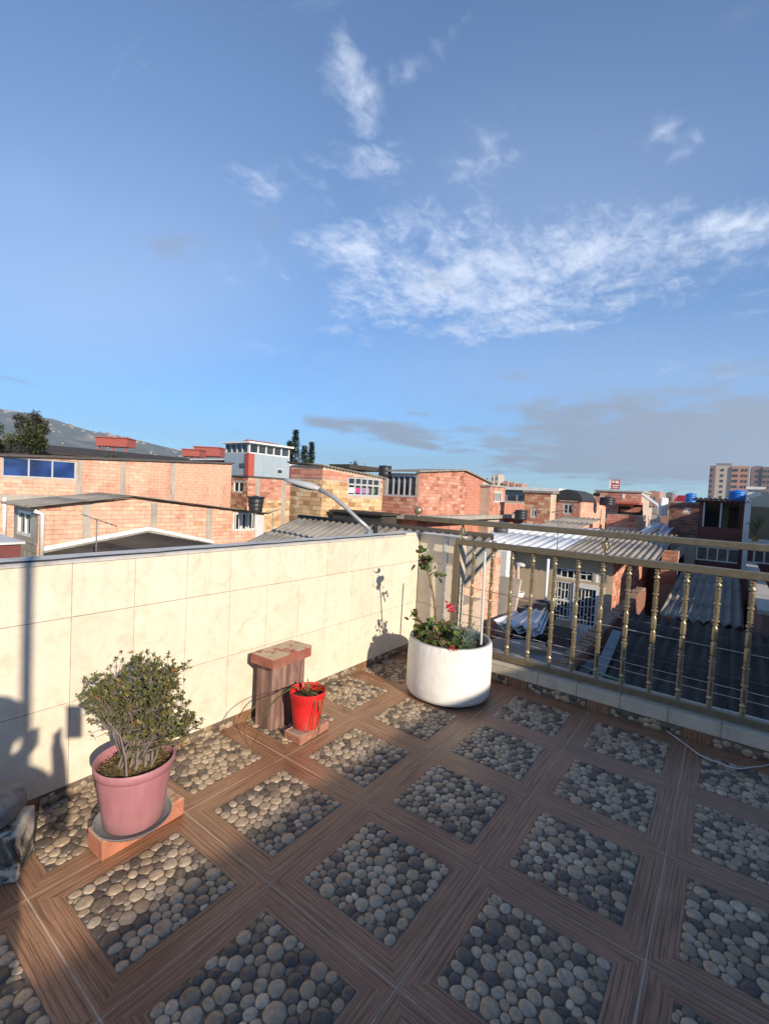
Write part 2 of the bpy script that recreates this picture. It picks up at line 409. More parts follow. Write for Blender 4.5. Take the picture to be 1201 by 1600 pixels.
board_me = MB().add([(-HI, 0, .0), (HI, 0, .0), (HN, FR-GAP, .0), (-HN, FR-GAP, .0), (-HI, 0, -.005), (HI, 0, -.005), (HN, FR-GAP, -.005), (-HN, FR-GAP, -.005)],
                    [(0, 1, 2, 3), (0, 4, 5, 1), (1, 5, 6, 2), (2, 6, 7, 3), (3, 7, 4, 0), (7, 6, 5, 4)]).mesh('wood_board', m_wood)
bed_me = MB().box(-HN-.004, HN+.004, -HN-.004, HN+.004, -.012, -.0006).mesh('floor_tile', m_bed)
def clipped_board(x0):
    # a board cut short where the tile meets the wall (local x from x0 to the far mitre)
    return MB().add([(x0, 0, 0), (HI, 0, 0), (HN, FR-GAP, 0), (x0, FR-GAP, 0), (x0, 0, -.005), (HI, 0, -.005), (HN, FR-GAP, -.005), (x0, FR-GAP, -.005)],
                    [(0, 1, 2, 3), (0, 4, 5, 1), (1, 5, 6, 2), (2, 6, 7, 3), (3, 7, 4, 0), (7, 6, 5, 4)]).mesh('wood_board', m_wood)
cutA = clipped_board(-HN+.002); cutB = None
cand = []                                        # every pebble: (size on the picture, tile, layout, index, world xy, rotation)
rr = random.Random(5)
for i in range(-1, 6):
    for j in range(-7, 2):
        cx, cy = (i+.5)*T, (j+.5)*T
        if cy < -3.9: continue
        tile = inst('floor_tile', bed_me, floor, (cx, cy, 0))
        for k in range(4):                       # board on each side; the first column is cut at the wall and loses its wall-side board
            a = k*math.pi/2
            if i == -1 and k == 3: continue      # wall side
            me = board_me; sc = (1, 1, 1)
            ox, oy = -math.sin(a)*-(HI), math.cos(a)*-(HI)
            if i == -1 and k in (0, 2):
                me = cutA
                if k == 2: sc = (-1, 1, 1)
            inst('wood_board', me, tile, (ox, oy, 0), (0, 0, a), sc)
        li = rr.randrange(3); ro = rr.randrange(4)
        c, s = (1, 0, -1, 0)[ro], (0, 1, 0, -1)[ro]
        for q, (pc, vs, fs, tone, R) in enumerate(layouts[li]):
            x, y = cx+c*pc[0]-s*pc[1], cy+s*pc[0]+c*pc[1]
            if x < -.498: continue
            px, py, d = proj((x, y, 0))
            size = R/d if (-15 < px < 1216 and py < 1615 and d > 0) else 0
            cand.append((size, tile, li, q, (x, y), ro, (cx, cy)))
cand.sort(key=lambda e: -e[0])
peb_me = {}
rest = MB()
for n, (size, tile, li, q, (x, y), ro, tc_) in enumerate(cand):
    pc, vs, fs, tone, R = layouts[li][q]
    if n < 300:
        if (li, q) not in peb_me: peb_me[(li, q)] = MB().add(vs, fs, tone).mesh('pebble', m_peb, True)
        inst('pebble', peb_me[(li, q)], tile, (x-tc_[0], y-tc_[1], .0005), (0, 0, ro*math.pi/2))
    else:
        c, s = (1, 0, -1, 0)[ro], (0, 1, 0, -1)[ro]
        rest.add([(x+c*v[0]-s*v[1], y+s*v[0]+c*v[1], v[2]+.0005) for v in vs], fs, min(1, max(0, tone+rr.uniform(-.05, .05))))
o = rest.build('pebbles', m_peb, floor, True); tag(o, kind='stuff')
strip = MB()
# narrow strip of cut wood tiles between the last grout line and the kerb
for i in range(-1, 6):
    inst('wood_board', MB().box(max(i*T, -.50)+.002, (i+1)*T-.002, 1.2025, 1.268, -.005, 0).mesh('wood_board', m_wood), floor)

# ------------------------------------------------------------------ skirting pieces (pebble and wood print cut in strips)
def skirting(parent, origin, u, n, length, z0, z1, wood_at, wood_w, seed):
    """strip along u from origin, outward n; wood pieces centred at wood_at"""
    r2 = random.Random(seed); u = Vector(u); n = Vector(n); O = Vector(origin)
    R = Matrix(((u.x, -n.x, 0), (u.y, -n.y, 0), (0, 0, 1))).to_euler()
    H = z1-z0
    segs = []; p = 0
    for w in wood_at:
        a, b = max(0, w-wood_w/2), min(length, w+wood_w/2)
        if b <= 0 or a >= length: continue
        if a > p: segs.append(('p', p, a))
        segs.append(('w', a, b)); p = b
    if p < length: segs.append(('p', p, length))
    for k, a, b in segs:
        mid = O+u*((a+b)/2)
        if k == 'w':
            hw = (b-a)/2
            for s_, e_ in ((-hw, -.001), (.001, hw)):
                me = MB().box(-H/2+.001, H/2-.001, s_+.0008, e_-.0008, -.006, .004).mesh('wood_piece', m_wood)
                # local x up the wall so that the grain stands upright
                M = Matrix(((0, -u.x, n.x), (0, -u.y, n.y), (1, 0, 0)))
                inst('wood_piece', me, parent, mid+Vector((0, 0, z0+H/2)), M.to_euler())
        else:
            mb = MB(); pc = MB()
            L = (b-a)/2
            mb.box(-L, L, -.001, .006, 0, H).build('pebble_strip', m_bed, parent, loc=mid+Vector((0, 0, z0))).rotation_euler = R
            lay_ = layouts[r2.randrange(3)]; off = r2.uniform(-.12, .12); flip = r2.choice((-1, 1))
            for (cx_, cy_), vs, fs, tone, R_ in lay_:
                zz = H/2+(cy_-off)*.80; xx = cx_*flip
                if not .009 < zz < H-.009 or abs(xx) > L-.012: continue
                vv = [(xx+v[0]*flip, -max(v[2], -.001)-.001, min(H-.001, max(.001, zz+v[1]*.80))) for v in vs]
                pc.add(vv, [f if flip < 0 else tuple(reversed(f)) for f in fs], tone)
            if pc.f:
                o = pc.build('pebbles', m_peb, parent, True, loc=mid+Vector((0, 0, z0))); o.rotation_euler = R; tag(o, kind='stuff')

# ------------------------------------------------------------------ left parapet wall, tiled
def marble_material():
    t = Nt('cream_tile'); p = t.pos(); r = t.rnd()
    n = t.noise(p, 7, 8, .65, 1.0); n2 = t.noise(p, 26, 6, .6, .6)
    f = t.ma('ADD', t.ma('MULTIPLY', n, .65), t.ma('MULTIPLY', n2, .35))
    col = t.ramp(f, [(.34, (.60, .51, .385)), (.46, (.68, .60, .475)), (.58, (.72, .65, .53)), (.7, (.64, .54, .405))])
    col = t.mix(1., col, t.ramp(r, [(0, (.95, .95, .94)), (1, (1.03, 1.03, 1.03))]), 'MULTIPLY')
    st = t.ramp(t.noise(t.map(p, (3, 3, .5)), 5, 5, .6), [(.58, (0, 0, 0)), (.8, (1, 1, 1))])
    col = t.mix(t.ma('MULTIPLY', st, .16), col, (.42, .36, .28))
    sp = t.n('SeparateXYZ'); t.lk(p, sp.inputs[0])
    run = t.ma('MULTIPLY', t.ramp(t.noise(t.map(p, (14, 14, .7)), 1.5, 5, .65), [(.45, (0, 0, 0)), (.7, (1, 1, 1))]), t.ramp(t.ma('SUBTRACT', sp.outputs[2], .3), [(.2, (0, 0, 0)), (.85, (1, 1, 1))]))
    col = t.mix(t.ma('MULTIPLY', run, .22), col, (.33, .28, .22))
    t.bump(n2, .04, .002)
    return t.set(col, t.ma('ADD', t.ma('MULTIPLY', n, .3), .25), 0, .35)
m_tile = marble_material()
m_joint = plain('tile_joint', (.52, .45, .35), .9, .3, 15)
m_flash = plain('grey_flashing', (.50, .48, .45), .6, .12, 4, .0, dirt=(.22, .21, .2), spec=.3)
par = thing('parapet_wall', 'cream tiled parapet wall with grey metal capping along the terrace', 'wall', (-.5, 0, 0))
MB().box(-.155, -.004, -5.2, 1.67, -.3, 1.125).build('wall_core', m_joint, par)
tile_me = {}
def wall_tile(w, h):
    k = (round(w, 3), round(h, 3))
    if k not in tile_me: tile_me[k] = bevel_box(.010, w, h, .0012, 1, m_tile, 'tile')
    return tile_me[k]
P_ = .2853; y0 = -1.503
rows = [(.068, .463), (.466, .868), (.871, 1.128)]
for za, zb in rows:
    for k in range(-13, 11):
        a = y0+k*P_+.0011; b = min(y0+(k+1)*P_-.0011, 1.493)
        if b-a < .03: continue
        inst('tile', wall_tile(b-a, zb-za), par, (0, (a+b)/2, (za+zb)/2))
skirting(par, (-.001, -5.1, 0), (0, 1, 0), (1, 0, 0), 6.6, .0, .066, [5.1+.1+.6*k for k in range(-9, 3)], .155, 4)
cap = MB()
cap.prism([(.012, 1.124), (.012, 1.134), (-.006, 1.140), (-.165, 1.143), (-.165, 1.12), (-.158, 1.12), (-.158, 1.130), (.006, 1.130), (.006, 1.124)], 'y', -5.2, 1.22)
cap.build('capping', m_flash, par)
MB().prism([(.012, 1.128), (.012, 1.150), (-.17, 1.152), (-.17, 1.128)], 'y', 1.25, 1.50).build('end_tile_cap', m_tile, par)
cb = MB(); pts = [(-.005+.002*math.sin(k*1.7), -1.9+k*.16, 1.1455+.002*math.sin(k*2.3)) for k in range(21)]; cb.tube(pts, .004, 5)
o = cb.build('cable', m_black, None, True, loc=(-.5, 0, 0)); tag(o, 'thin black cable lying along the grey capping of the parapet', 'cable')
# short return wall at the corner
stub = thing('return_wall', 'short cream tiled return wall between parapet and railing', 'wall', (-.5, 1.5, 0))
MB().box(.0, .43, .006, .17, -.3, 1.118).build('wall_core', m_joint, stub)
for za, zb in rows:
    for a, b in ((.012, .285), (.326, .432)):
        w = b-a; inst('tile', wall_tile(w, zb-za), stub, ((a+b)/2, .0, (za+zb)/2), (0, 0, math.pi/2))
MB().box(.287, .324, -.012, .004, .068, 1.125).build('corner_trim', m_greywhite, stub)
MB().box(-.004, .434, -.008, .172, 1.129, 1.142).build('top_slab', m_tile, stub)

# ------------------------------------------------------------------ kerb under the railing
kerb = thing('kerb_wall', 'low tiled kerb carrying the gold railing', 'kerb', (0, 1.27, 0))
MB().box(-.07, 4.4, .004, .30, -.3, .148).build('kerb_core', m_joint, kerb)
m_kerbtile = plain('kerb_tile', (.52, .46, .37), .5, .12, 6, dirt=(.36, .32, .27))
x = -.07; r3 = random.Random(2)
while x < 4.3:
    w = .292
    inst('kerb_tile', bevel_box(w-.004, .012, .074, .0015, 1, m_kerbtile, 'kerb_tile'), kerb, (x+w/2, .001+r3.uniform(-.001, .001), .111))
    inst('kerb_top_tile', bevel_box(w-.004, .30, .012, .0015, 1, m_kerbtile, 'kerb_top_tile'), kerb, (x+w/2, .142, .153+r3.uniform(-.001, .001)))
    x += w
skirting(kerb, (-.45, .0, 0), (1, 0, 0), (0, -1, 0), 4.8, 0, .072, [.45+.05+.6*k for k in range(0, 8)], .15, 9)

# ------------------------------------------------------------------ railing
def metal(name, c, rough, metalness=.8, var=.18):
    t = Nt(name); p = t.pos(); n = t.noise(p, 25, 5, .65)
    col = t.ramp(n, [(.3, mul(c, 1-var)), (.7, mul(c, 1+var))])
    t.bump(t.noise(p, 150, 3), .05, .002)
    return t.set(col, t.ma('ADD', t.ma('MULTIPLY', n, .2), rough-.1), metalness)
m_gold = metal('gold_paint', (.35, .285, .17), .36, .65)
m_bronze = metal('bronze_paint', (.185, .150, .098), .42, .45)
YR = 1.345
rail = thing('balcony_railing', 'gold metal railing with beaded balusters on the kerb', 'railing', (0, YR, 0))
def bar(name, sx, sy, sz, loc, m=m_bronze, b=.006): return inst(name, bevel_box(sx, sy, sz, b, 2, m, name), rail, loc)
bar('bottom_rail', 4.36, .05, .050, (2.17, 0, .196)); bar('top_rail', 4.36, .05, .052, (2.17, 0, 1.118)); bar('handrail', 4.92, .062, .045, (1.89, 0, 1.297))
bar('end_post', .046, .046, .90, (.0, -.001, .64)); bar('end_post', .046, .046, .90, (4.33, -.001, .64))
MB().sphere((0, 0, 0), .040, 20, 12).build('ball_finial', m_gold, rail, True, loc=(-.43, 0, 1.368))
MB().lathe([(.018, 0), (.020, .004), (.010, .01), (.010, .022)], 12).build('finial_neck', m_gold, rail, True, loc=(-.43, 0, 1.318))
prof = [(.013, .221)]
def bead(z, r, h): prof.extend([(.0085, z), (r, z+h*.3), (r, z+h*.7), (.0085, z+h)])
def ringz(z0, z1, n, r=.0165):
    h = (z1-z0)/n
    for k in range(n): bead(z0+k*h, r, h)
ringz(.225, .265, 2, .017); bead(.268, .0195, .03); ringz(.30, .395, 9, .0165); bead(.40, .0195, .028); ringz(.43, .49, 5, .0165); bead(.492, .017, .018); bead(.512, .0205, .026); bead(.542, .017, .016)
prof += [(.0095, .56), (.0155, .568), (.0165, .575), (.0165, .645), (.0155, .652), (.010, .657), (.010, .661), (.0155, .666), (.0165, .673), (.0165, .743), (.0155, .75), (.0095, .756)]
bead(.762, .017, .016); bead(.782, .0205, .026); bead(.812, .017, .018); ringz(.832, .892, 5, .0165); bead(.896, .0195, .028); ringz(.93, 1.01, 8, .0165); bead(1.014, .0195, .03); ringz(1.048, 1.092, 2, .017)
bal_me = MB().lathe(prof, 14).mesh('baluster', m_gold, True); bal_me.set_sharp_from_angle(angle=rad(50))
x = .165
while x < 4.25:
    inst('baluster', bal_me, rail, (x, 0, 0), (0, 0, random.random()*6)); x += .1735
def scroll():
    mb = MB()
    for s in (-1, 1):
        pts = []
        for k in range(26):
            a = k/25*math.pi*2.2; r = .030-.020*k/25
            pts.append((s*(.004+r*(1-math.cos(a))*.55), 0, .065+(.030-.0*k)*math.sin(a)*(1-k/40)))
        mb.tube(pts, .0055, 6)
    mb.tube([(0, 0, 0), (0, 0, .13)], .006, 8); mb.sphere((0, 0, .022), .014, 10, 6); mb.sphere((0, 0, .108), .014, 10, 6); mb.sphere((0, 0, .065), .012, 10, 6)
    mb.tube([(.022*math.cos(k*math.pi/8), 0, .065+.028*math.sin(k*math.pi/8)) for k in range(17)], .005, 6)
    return mb.mesh('scroll_ornament', m_gold, True)
sc_me = scroll()
for x in (.045, 1.215, 2.385, 3.56): inst('scroll_ornament', sc_me, rail, (x, 0, 1.143))
# clotheslines strung behind the railing
m_wire = plain('wire', (.50, .49, .47), .5, .1, metal=.3)
m_wire_d = plain('dark_wire', (.10, .10, .10), .6, .1)
for k, (z, dy, m) in enumerate(((.69, .02, m_wire_d), (.615, 0, m_wire), (.43, .03, m_wire_d), (.365, 0, m_wire), (.305, 0, m_wire), (.20, 0, m_wire))):
    pts = [(-.06+4.4*q/14, 1.50+dy, z-.02*math.sin(math.pi*q/14)-.025*q/14) for q in range(15)]
    o = MB().tube(pts, .0028, 5).build('clothesline', m, None, True)
    tag(o, ('highest, dark clothesline wire behind the gold balusters', 'bright clothesline wire just under the highest dark one', 'dark clothesline wire halfway down behind the balusters', 'pale clothesline wire, upper of the close pair behind the balusters', 'pale clothesline wire, lower of the close pair behind the balusters', 'lowest pale clothesline wire, just above the bottom rail')[k], 'wire', 'clotheslines behind the railing')

# ------------------------------------------------------------------ things on the terrace
def white_plaster():
    t = Nt('white_planter_paint'); p = t.pos(); o = t.obj()
    n = t.noise(p, 14, 6, .6)
    col = t.ramp(n, [(.3, (.74, .71, .65)), (.6, (.82, .80, .75))])
    sp = t.n('SeparateXYZ'); t.lk(o, sp.inputs[0])
    streak = t.noise(t.map(o, (28, 28, 1.8)), 1.4, 5, .6)
    top = t.ma('MULTIPLY', t.ma('SUBTRACT', sp.outputs[2], .12), 3.2)
    f = t.ramp(t.ma('MULTIPLY', streak, t.ma('MAXIMUM', top, 0.)), [(.34, (0, 0, 0)), (.62, (1, 1, 1))])
    col = t.mix(t.ma('MULTIPLY', f, .5), col, (.42, .40, .37))
    chips = t.ramp(t.noise(p, 38, 5, .7), [(.69, (0, 0, 0)), (.71, (1, 1, 1))])
    col = t.mix(t.ma('MULTIPLY', chips, .5), col, (.35, .32, .28))
    t.bump(t.noise(p, 45, 5), .25, .004)
    return t.set(col, .7, 0, .3)
m_planter = white_plaster()
m_rimgrey = plain('bare_cement', (.30, .30, .29), .9, .25, 18)
WP = Vector((.262, .81, 0))
wp = thing('round_planter', 'large white painted round cement planter with plants at the corner', 'planter', WP)
MB().lathe([(.0, .0), (.285, .0), (.285, .010), (.27, .014), (0, .014)], 40).build('shadow_gap_disc', m_black, wp, True, sharp=40)  # black disc standing in for the shadow gap under the planter
R0 = .322
o = MB().lathe([(.0, .016), (.29, .016), (.308, .024), (R0-.003, .05), (R0, .12), (R0, .25), (R0-.002, .37), (R0-.006, .42), (R0-.012, .436)], 56).build('body', m_planter, wp, True)
MB().lathe([(R0-.013, .434), (R0-.020, .441), (R0-.034, .438), (R0-.040, .425), (R0-.042, .33)], 56).build('rim', m_rimgrey, wp, True)
MB().lathe([(0, .40), (.1, .405), (.2, .392), (R0-.04, .38)], 40).build('soil', m_soil, wp, True)
def leaf_mat(name, stops, rough=.5):
    t = Nt(name); col = t.ramp(t.tone(), stops)
    t.bump(t.noise(t.pos(), 120, 2), .1, .001)
    t.b.inputs['Subsurface Weight'].default_value = 0
    m = t.set(col, rough, 0, .4)
    # thin leaves let some light through
    tr = t.n('BsdfTranslucent'); mx = t.n('MixShader'); mx.inputs[0].default_value = .22
    t.lk(col, tr.inputs[0]); t.lk(t.b.outputs[0], mx.inputs[1]); t.lk(tr.outputs[0], mx.inputs[2]); t.lk(mx.outputs[0], t.o.inputs[0])
    return m
m_leaf = leaf_mat('geranium_leaf', [(0, (.05, .075, .02)), (.4, (.09, .14, .035)), (.7, (.15, .19, .05)), (.85, (.2, .14, .06)), (1, (.22, .09, .05))])
m_succ = leaf_mat('succulent_leaf', [(0, (.10, .16, .13)), (.5, (.17, .25, .21)), (1, (.27, .35, .28))])
m_stem = plain('plant_stem', (.22, .15, .09), .8, .3, 30)
m_petal = leaf_mat('petal', [(0, (.65, .03, .06)), (.6, (.80, .06, .12)), (1, (.85, .16, .2))])
m_petal2 = leaf_mat('red_petal', [(0, (.5, .03, .02)), (1, (.7, .1, .06))])
rp = random.Random(17)
def rdir(up=.3):
    v = Vector((rp.gauss(0, 1), rp.gauss(0, 1), rp.gauss(up, .7))); return v.normalized()
def round_leaf(mb, p, d, r, tone):
    """scalloped geranium leaf: a shallow folded fan"""
    d = Vector(d).normalized(); n = (Vector((0, 0, 1))*.8+Vector((rp.uniform(-.8, .8), rp.uniform(-.8, .8), 0))).normalized()
    s = d.cross(n).normalized(); n = s.cross(d).normalized(); vs = [Vector(p)]; K = 11
    for k in range(K):
        a = -2.5+5.0*k/(K-1); q = r*(1+.12*(k % 2))
        vs.append(Vector(p)+d*(r*.75+q*math.cos(a))+s*q*math.sin(a)+n*(.22*r*abs(math.sin(a))))
    mb.add(vs, [(0, k, k+1) for k in range(1, K)], tone)
gp = thing('geranium_plant', 'leggy geranium with curled leaves on a tall stem in the white planter', 'plant', WP+Vector((0, 0, .39)))
L_ = lambda p: Vector(p)-WP-Vector((0, 0, .39))
st = MB(); lf = MB()
top = ony(664, 872, .66); mid = ony(674, 915, .68); low = ony(683, 985, .72)
stem = [L_(low)-Vector((0, 0, .1)), L_(low), L_((low+mid)/2)+Vector((.006, 0, 0)), L_(mid), L_((mid+top)/2)+Vector((-.01, 0, 0)), L_(top)]
st.tube(stem, [.009, .0085, .0075, .007, .006, .004], 7)
for k in range(5):
    p = stem[2].lerp(stem[3], k/5); q = p+rdir(0)*.05; st.tube([p, q], [.003, .002], 5)
for k in range(40):
    p = stem[5]+Vector((rp.gauss(.008, .024), rp.gauss(-.01, .022), rp.gauss(.0, .034)-.022)); round_leaf(lf, p, rdir(-.3), rp.uniform(.018, .031), rp.choice((rp.uniform(.2, .7), rp.uniform(.2, .7), rp.uniform(.8, .95))))
br = [stem[3].lerp(stem[4], .7), stem[4]+Vector((.05, .03, .0)), stem[4]+Vector((.085, .05, .005))]; st.tube(br, [.005, .004, .003], 6)
for k in range(7): round_leaf(lf, br[2]+Vector((rp.gauss(0, .018), rp.gauss(0, .018), rp.gauss(-.01, .015))), rdir(-.4), rp.uniform(.018, .028), rp.uniform(.2, .75))
# side shoot leaning over the wall side, and the low leafy mass
sh = [L_(ony(672, 990, .72)), L_(ony(655, 968, .72)), L_(ony(643, 960, .72))]; st.tube(sh, [.006, .005, .004], 6)
for k in range(16): round_leaf(lf, sh[1].lerp(sh[2], rp.random()*1.2)+Vector((rp.gauss(0, .02), rp.gauss(0, .02), rp.gauss(.0, .022))), rdir(.1), rp.uniform(.014, .026), rp.choice((rp.uniform(.1, .6), .9)))
for k in range(240):
    a = rp.uniform(0, 6.28); rr_ = .24*math.sqrt(rp.random())
    p = Vector((-.05+rr_*math.cos(a)*1.0, -.07+rr_*math.sin(a)*.9, rp.uniform(.015, .20)*(1-rr_/.42)))
    if p.x > .16 or p.xy.length > .27: continue
    round_leaf(lf, p, rdir(.25), rp.uniform(.016, .030), rp.choice((rp.uniform(0, .35), rp.uniform(.2, .75), .85)))
    if k % 4 == 0: st.tube([(p.x*.8, p.y*.8, -.01), p], [.004, .0025], 5)
fl = L_(ony(704, 950, .70))
st.tube([fl+Vector((0, .02, -.15)), fl+Vector((0, .01, -.07)), fl], [.004, .0035, .003], 5)
st.build('stems', m_stem, gp, True); tag(lf.build('foliage', m_leaf, gp, False), kind='stuff')
pt = MB()
for k in range(34): round_leaf(pt, fl+Vector((rp.gauss(0, .016), rp.gauss(0, .016), rp.gauss(0, .016))), rdir(.2), rp.uniform(.009, .014), rp.random())
pt.build('flower_head', m_petal, gp)
rf = thing('red_flower', 'small red flower hanging over the rim of the white planter', 'flower', WP+Vector((.15, -.265, .41)))
pt = MB()
for k in range(20): pt.leaf((rp.gauss(0, .022), rp.gauss(0, .012), .03+rp.gauss(0, .010)), rdir(.2), rp.uniform(.018, .03), .013, rp.random())
pt.build('petals', m_petal2, rf); MB().tube([(0, .05, -.02), (0, .03, .015), (0, 0, .03)], .003, 5).build('stem', m_stem, rf, True)
sp_ = thing('blue_succulent', 'blue grey finger leaved succulent beside the stick in the white planter', 'succulent', WP+Vector((.15, -.05, .38)))
lf = MB()
for k in range(14):
    b = Vector((rp.gauss(0, .05), rp.gauss(0, .05), .01)); t = b+Vector((rp.gauss(0, .03), rp.gauss(0, .03), rp.uniform(.08, .19)))
    for q in range(22):
        f = q/22; p = b.lerp(t, f); a = q*2.4; lf.leaf(p, (math.cos(a), math.sin(a), .55+f*.8), rp.uniform(.035, .055), .008, rp.random())
tag(lf.build('leaves', m_succ, sp_), kind='stuff')
MB().sphere((0, 0, .0), .03, 8, 6).build('crown_base', m_stem, sp_, True)
ro_ = thing('green_rosettes', 'low green rosettes along the front rim of the white planter', 'plant', WP+Vector((.02, -.18, .385)))
lf = MB()
for c_ in ((-.09, -.03), (-.03, -.06), (.05, -.07), (.10, -.045), (.0, .0), (.07, .0), (.16, .0), (.19, .05)):
    b = Vector((c_[0], c_[1], rp.uniform(.01, .05)))
    for q in range(34):
        a = q*2.4; e = .1+1.2*(q/34); lf.leaf(b, (math.cos(a)*math.cos(e), math.sin(a)*math.cos(e), math.sin(e)), rp.uniform(.03, .052), .018, rp.uniform(.25, .78))
tag(lf.build('leaves', m_leaf, ro_), kind='stuff')
MB().sphere((0, 0, -.01), .03, 8, 6).build('crown_base', m_stem, ro_, True)
s0, s1 = ony(751, 1008, .88), ony(757.5, 862, .90)
o = MB().tube([(0, 0, 0), (s1-s0)*.5, s1-s0], .0095, 10).build('plastic_stick', plain('grey_pvc', (.55, .55, .54), .5, .1), None, True, loc=s0, sharp=40)
tag(o, 'straight grey plastic stick standing in the white planter', 'stick')

# pink pot, saucer, brick and bush
def brick_thing(name, label, sx, sy, sz, loc, rz, c, top=None, cat='brick', jit=.002):
    t = Nt(name+'_clay'); p = t.pos(); o = t.obj()
    n = t.noise(p, 18, 6, .68)
    col = t.ramp(n, [(.3, mul(c, .62)), (.5, c), (.75, mul(c, 1.3))])
    if top:
        d = t.ramp(t.noise(p, 14, 6, .7), [(.40, (0, 0, 0)), (.50, (1, 1, 1))]); oz = t.n('SeparateXYZ'); t.lk(o, oz.inputs[0])
        up_ = t.ramp(t.ma('MULTIPLY', oz.outputs[2], 1/sz), [(.40, (.10, .10, .10)), (.485, (1, 1, 1))])
        col = t.mix(t.ma('MULTIPLY', t.ma('MULTIPLY', d, up_), .9), col, top)
    t.bump(t.noise(p, 70, 5, .7), .7, .008)
    m = t.set(col, .9, 0, .2)
    me = bevel_box(sx, sy, sz, .006, 2, m, name, jit)
    o = bpy.data.objects.new(name, me); o.location = Vector(loc)+Vector((0, 0, sz/2)); o.rotation_euler = (0, 0, rz); link(o)
    return tag(o, label, cat)
brick_thing('clay_block', 'orange clay block with mortar crust under the pink pot', .125, .35, .082, (-.045, -1.39, .002), rad(2), (.46, .17, .10), (.42, .36, .28))
PK = Vector((-.015, -1.425, .084))
m_saucer = plain('grey_plastic', (.20, .20, .20), .55, .2, 8, dirt=(.3, .28, .25))
o = MB().lathe([(0, .0), (.128, .0), (.138, .006), (.150, .020), (.146, .021), (.134, .009), (0, .007)], 40).build('saucer', m_saucer, None, True, loc=PK, sharp=45)
tag(o, 'dusty grey plastic saucer under the pink pot', 'saucer')
def pot_plastic(name, c, fade):
    t = Nt(name); p = t.pos(); n = t.noise(p, 5, 6, .6); s_ = t.noise(t.map(p, (40, 40, 3)), 1, 4)
    col = t.ramp(t.ma('ADD', t.ma('MULTIPLY', n, .6), t.ma('MULTIPLY', s_, .4)), [(.35, mul(c, .85)), (.5, c), (.68, fade)])
    d = t.ramp(t.noise(p, 30, 6, .7), [(.62, (0, 0, 0)), (.75, (1, 1, 1))])
    col = t.mix(t.ma('MULTIPLY', d, .25), col, (.35, .28, .24))
    sp = t.n('SeparateXYZ'); t.lk(t.obj(), sp.inputs[0])
    sl2 = t.ma('MULTIPLY', t.ramp(t.noise(p, 22, 6, .7), [(.42, (0, 0, 0)), (.6, (1, 1, 1))]), t.ramp(sp.outputs[2], [(.0, (1, 1, 1)), (.11, (0, 0, 0))]))
    col = t.mix(t.ma('MULTIPLY', sl2, .55), col, (.30, .23, .18))
    t.bump(s_, .1, .002); return t.set(col, t.ma('ADD', t.ma('MULTIPLY', n, .25), .34), 0, .35)
m_pink = pot_plastic('pink_plastic', (.38, .165, .185), (.46, .225, .24))
pk = thing('pink_pot', 'faded pink plastic pot holding the bushy shrub', 'pot', PK+Vector((0, 0, .008)))
MB().lathe([(0, .0), (.108, .0), (.113, .006), (.120, .05), (.136, .16), (.146, .222), (.146, .226), (.152, .230), (.155, .245), (.155, .262), (.151, .266), (.145, .262), (.141, .235), (.136, .19)], 48).build('body', m_pink, pk, True, sharp=55)
m_mulch = plain('dry_mulch', (.17, .125, .075), .95, .5, 45, bump=1.)
MB().lathe([(0, .232), (.05, .236), (.1, .226), (.140, .214)], 32).build('soil', m_mulch, pk, True)
mb = MB()
for k in range(900):
    a = rp.uniform(0, 6.28); r_ = .13*math.sqrt(rp.random()); mb.leaf((r_*math.cos(a), r_*math.sin(a), .232+rp.uniform(0, .008)), (rp.gauss(0, 1), rp.gauss(0, 1), rp.uniform(-.05, .3)), rp.uniform(.012, .03), .007, rp.random())
m_litter = leaf_mat('leaf_litter', [(0, (.06, .045, .02)), (.5, (.16, .13, .05)), (.8, (.28, .2, .08)), (1, (.34, .16, .05))])
tag(mb.build('leaf_litter', m_litter, pk), kind='stuff')
bush = thing('potted_shrub', 'twiggy shrub with small olive leaves growing in the pink pot', 'shrub', PK+Vector((0, 0, .235)))
B0 = PK+Vector((0, 0, .235))
m_twig = plain('grey_twig', (.19, .155, .135), .85, .3, 40)
m_bush = leaf_mat('shrub_leaf', [(0, (.06, .07, .03)), (.45, (.125, .135, .055)), (.72, (.20, .20, .06)), (.9, (.32, .24, .07)), (1, (.62, .27, .10))])
tw = MB(); lf = MB()
fx = RGT; fz = Vector((0, 0, 1)); fy = Vector((FWD.x, FWD.y, 0)).normalized()
def crown_pt():
    while 1:
        a, b, c = rp.uniform(-1, 1), rp.uniform(-1, 1), rp.uniform(-1, 1)
        r = math.sqrt(a*a+b*b+c*c)
        if .45 < r < 1: break
    return Vector((a, b, c))
mains = []
for k in range(42):
    v = crown_pt(); z = .265+.185*v.z
    wd = .215 if z > .15 else .15
    tgt = RGT*(v.x*wd+.03)+fy*(v.y*.17)+Vector((0, 0, z))
    if k in (0, 1, 2): tgt = RGT*(.19+.025*k)+fy*rp.uniform(-.05, .05)+Vector((0, 0, .11+.03*k))      # the low shoot leaning right
    if k in (3, 4): tgt = RGT*(-.22)+fy*rp.uniform(-.05, .05)+Vector((0, 0, .22+.02*k))
    base = Vector((rp.gauss(0, .042), rp.gauss(0, .042), -.01)); m1 = base.lerp(tgt, .45)+Vector((rp.gauss(0, .02), rp.gauss(0, .02), .03)); m1.x *= .75; m1.y *= .75
    pts = [base, base.lerp(m1, .5)+Vector((rp.gauss(0, .008), rp.gauss(0, .008), 0)), m1, m1.lerp(tgt, .55)+Vector((rp.gauss(0, .012), rp.gauss(0, .012), .01)), tgt]
    tw.tube(pts, [.0058, .0048, .004, .003, .0018], 5)
    mains.append((pts, tgt))
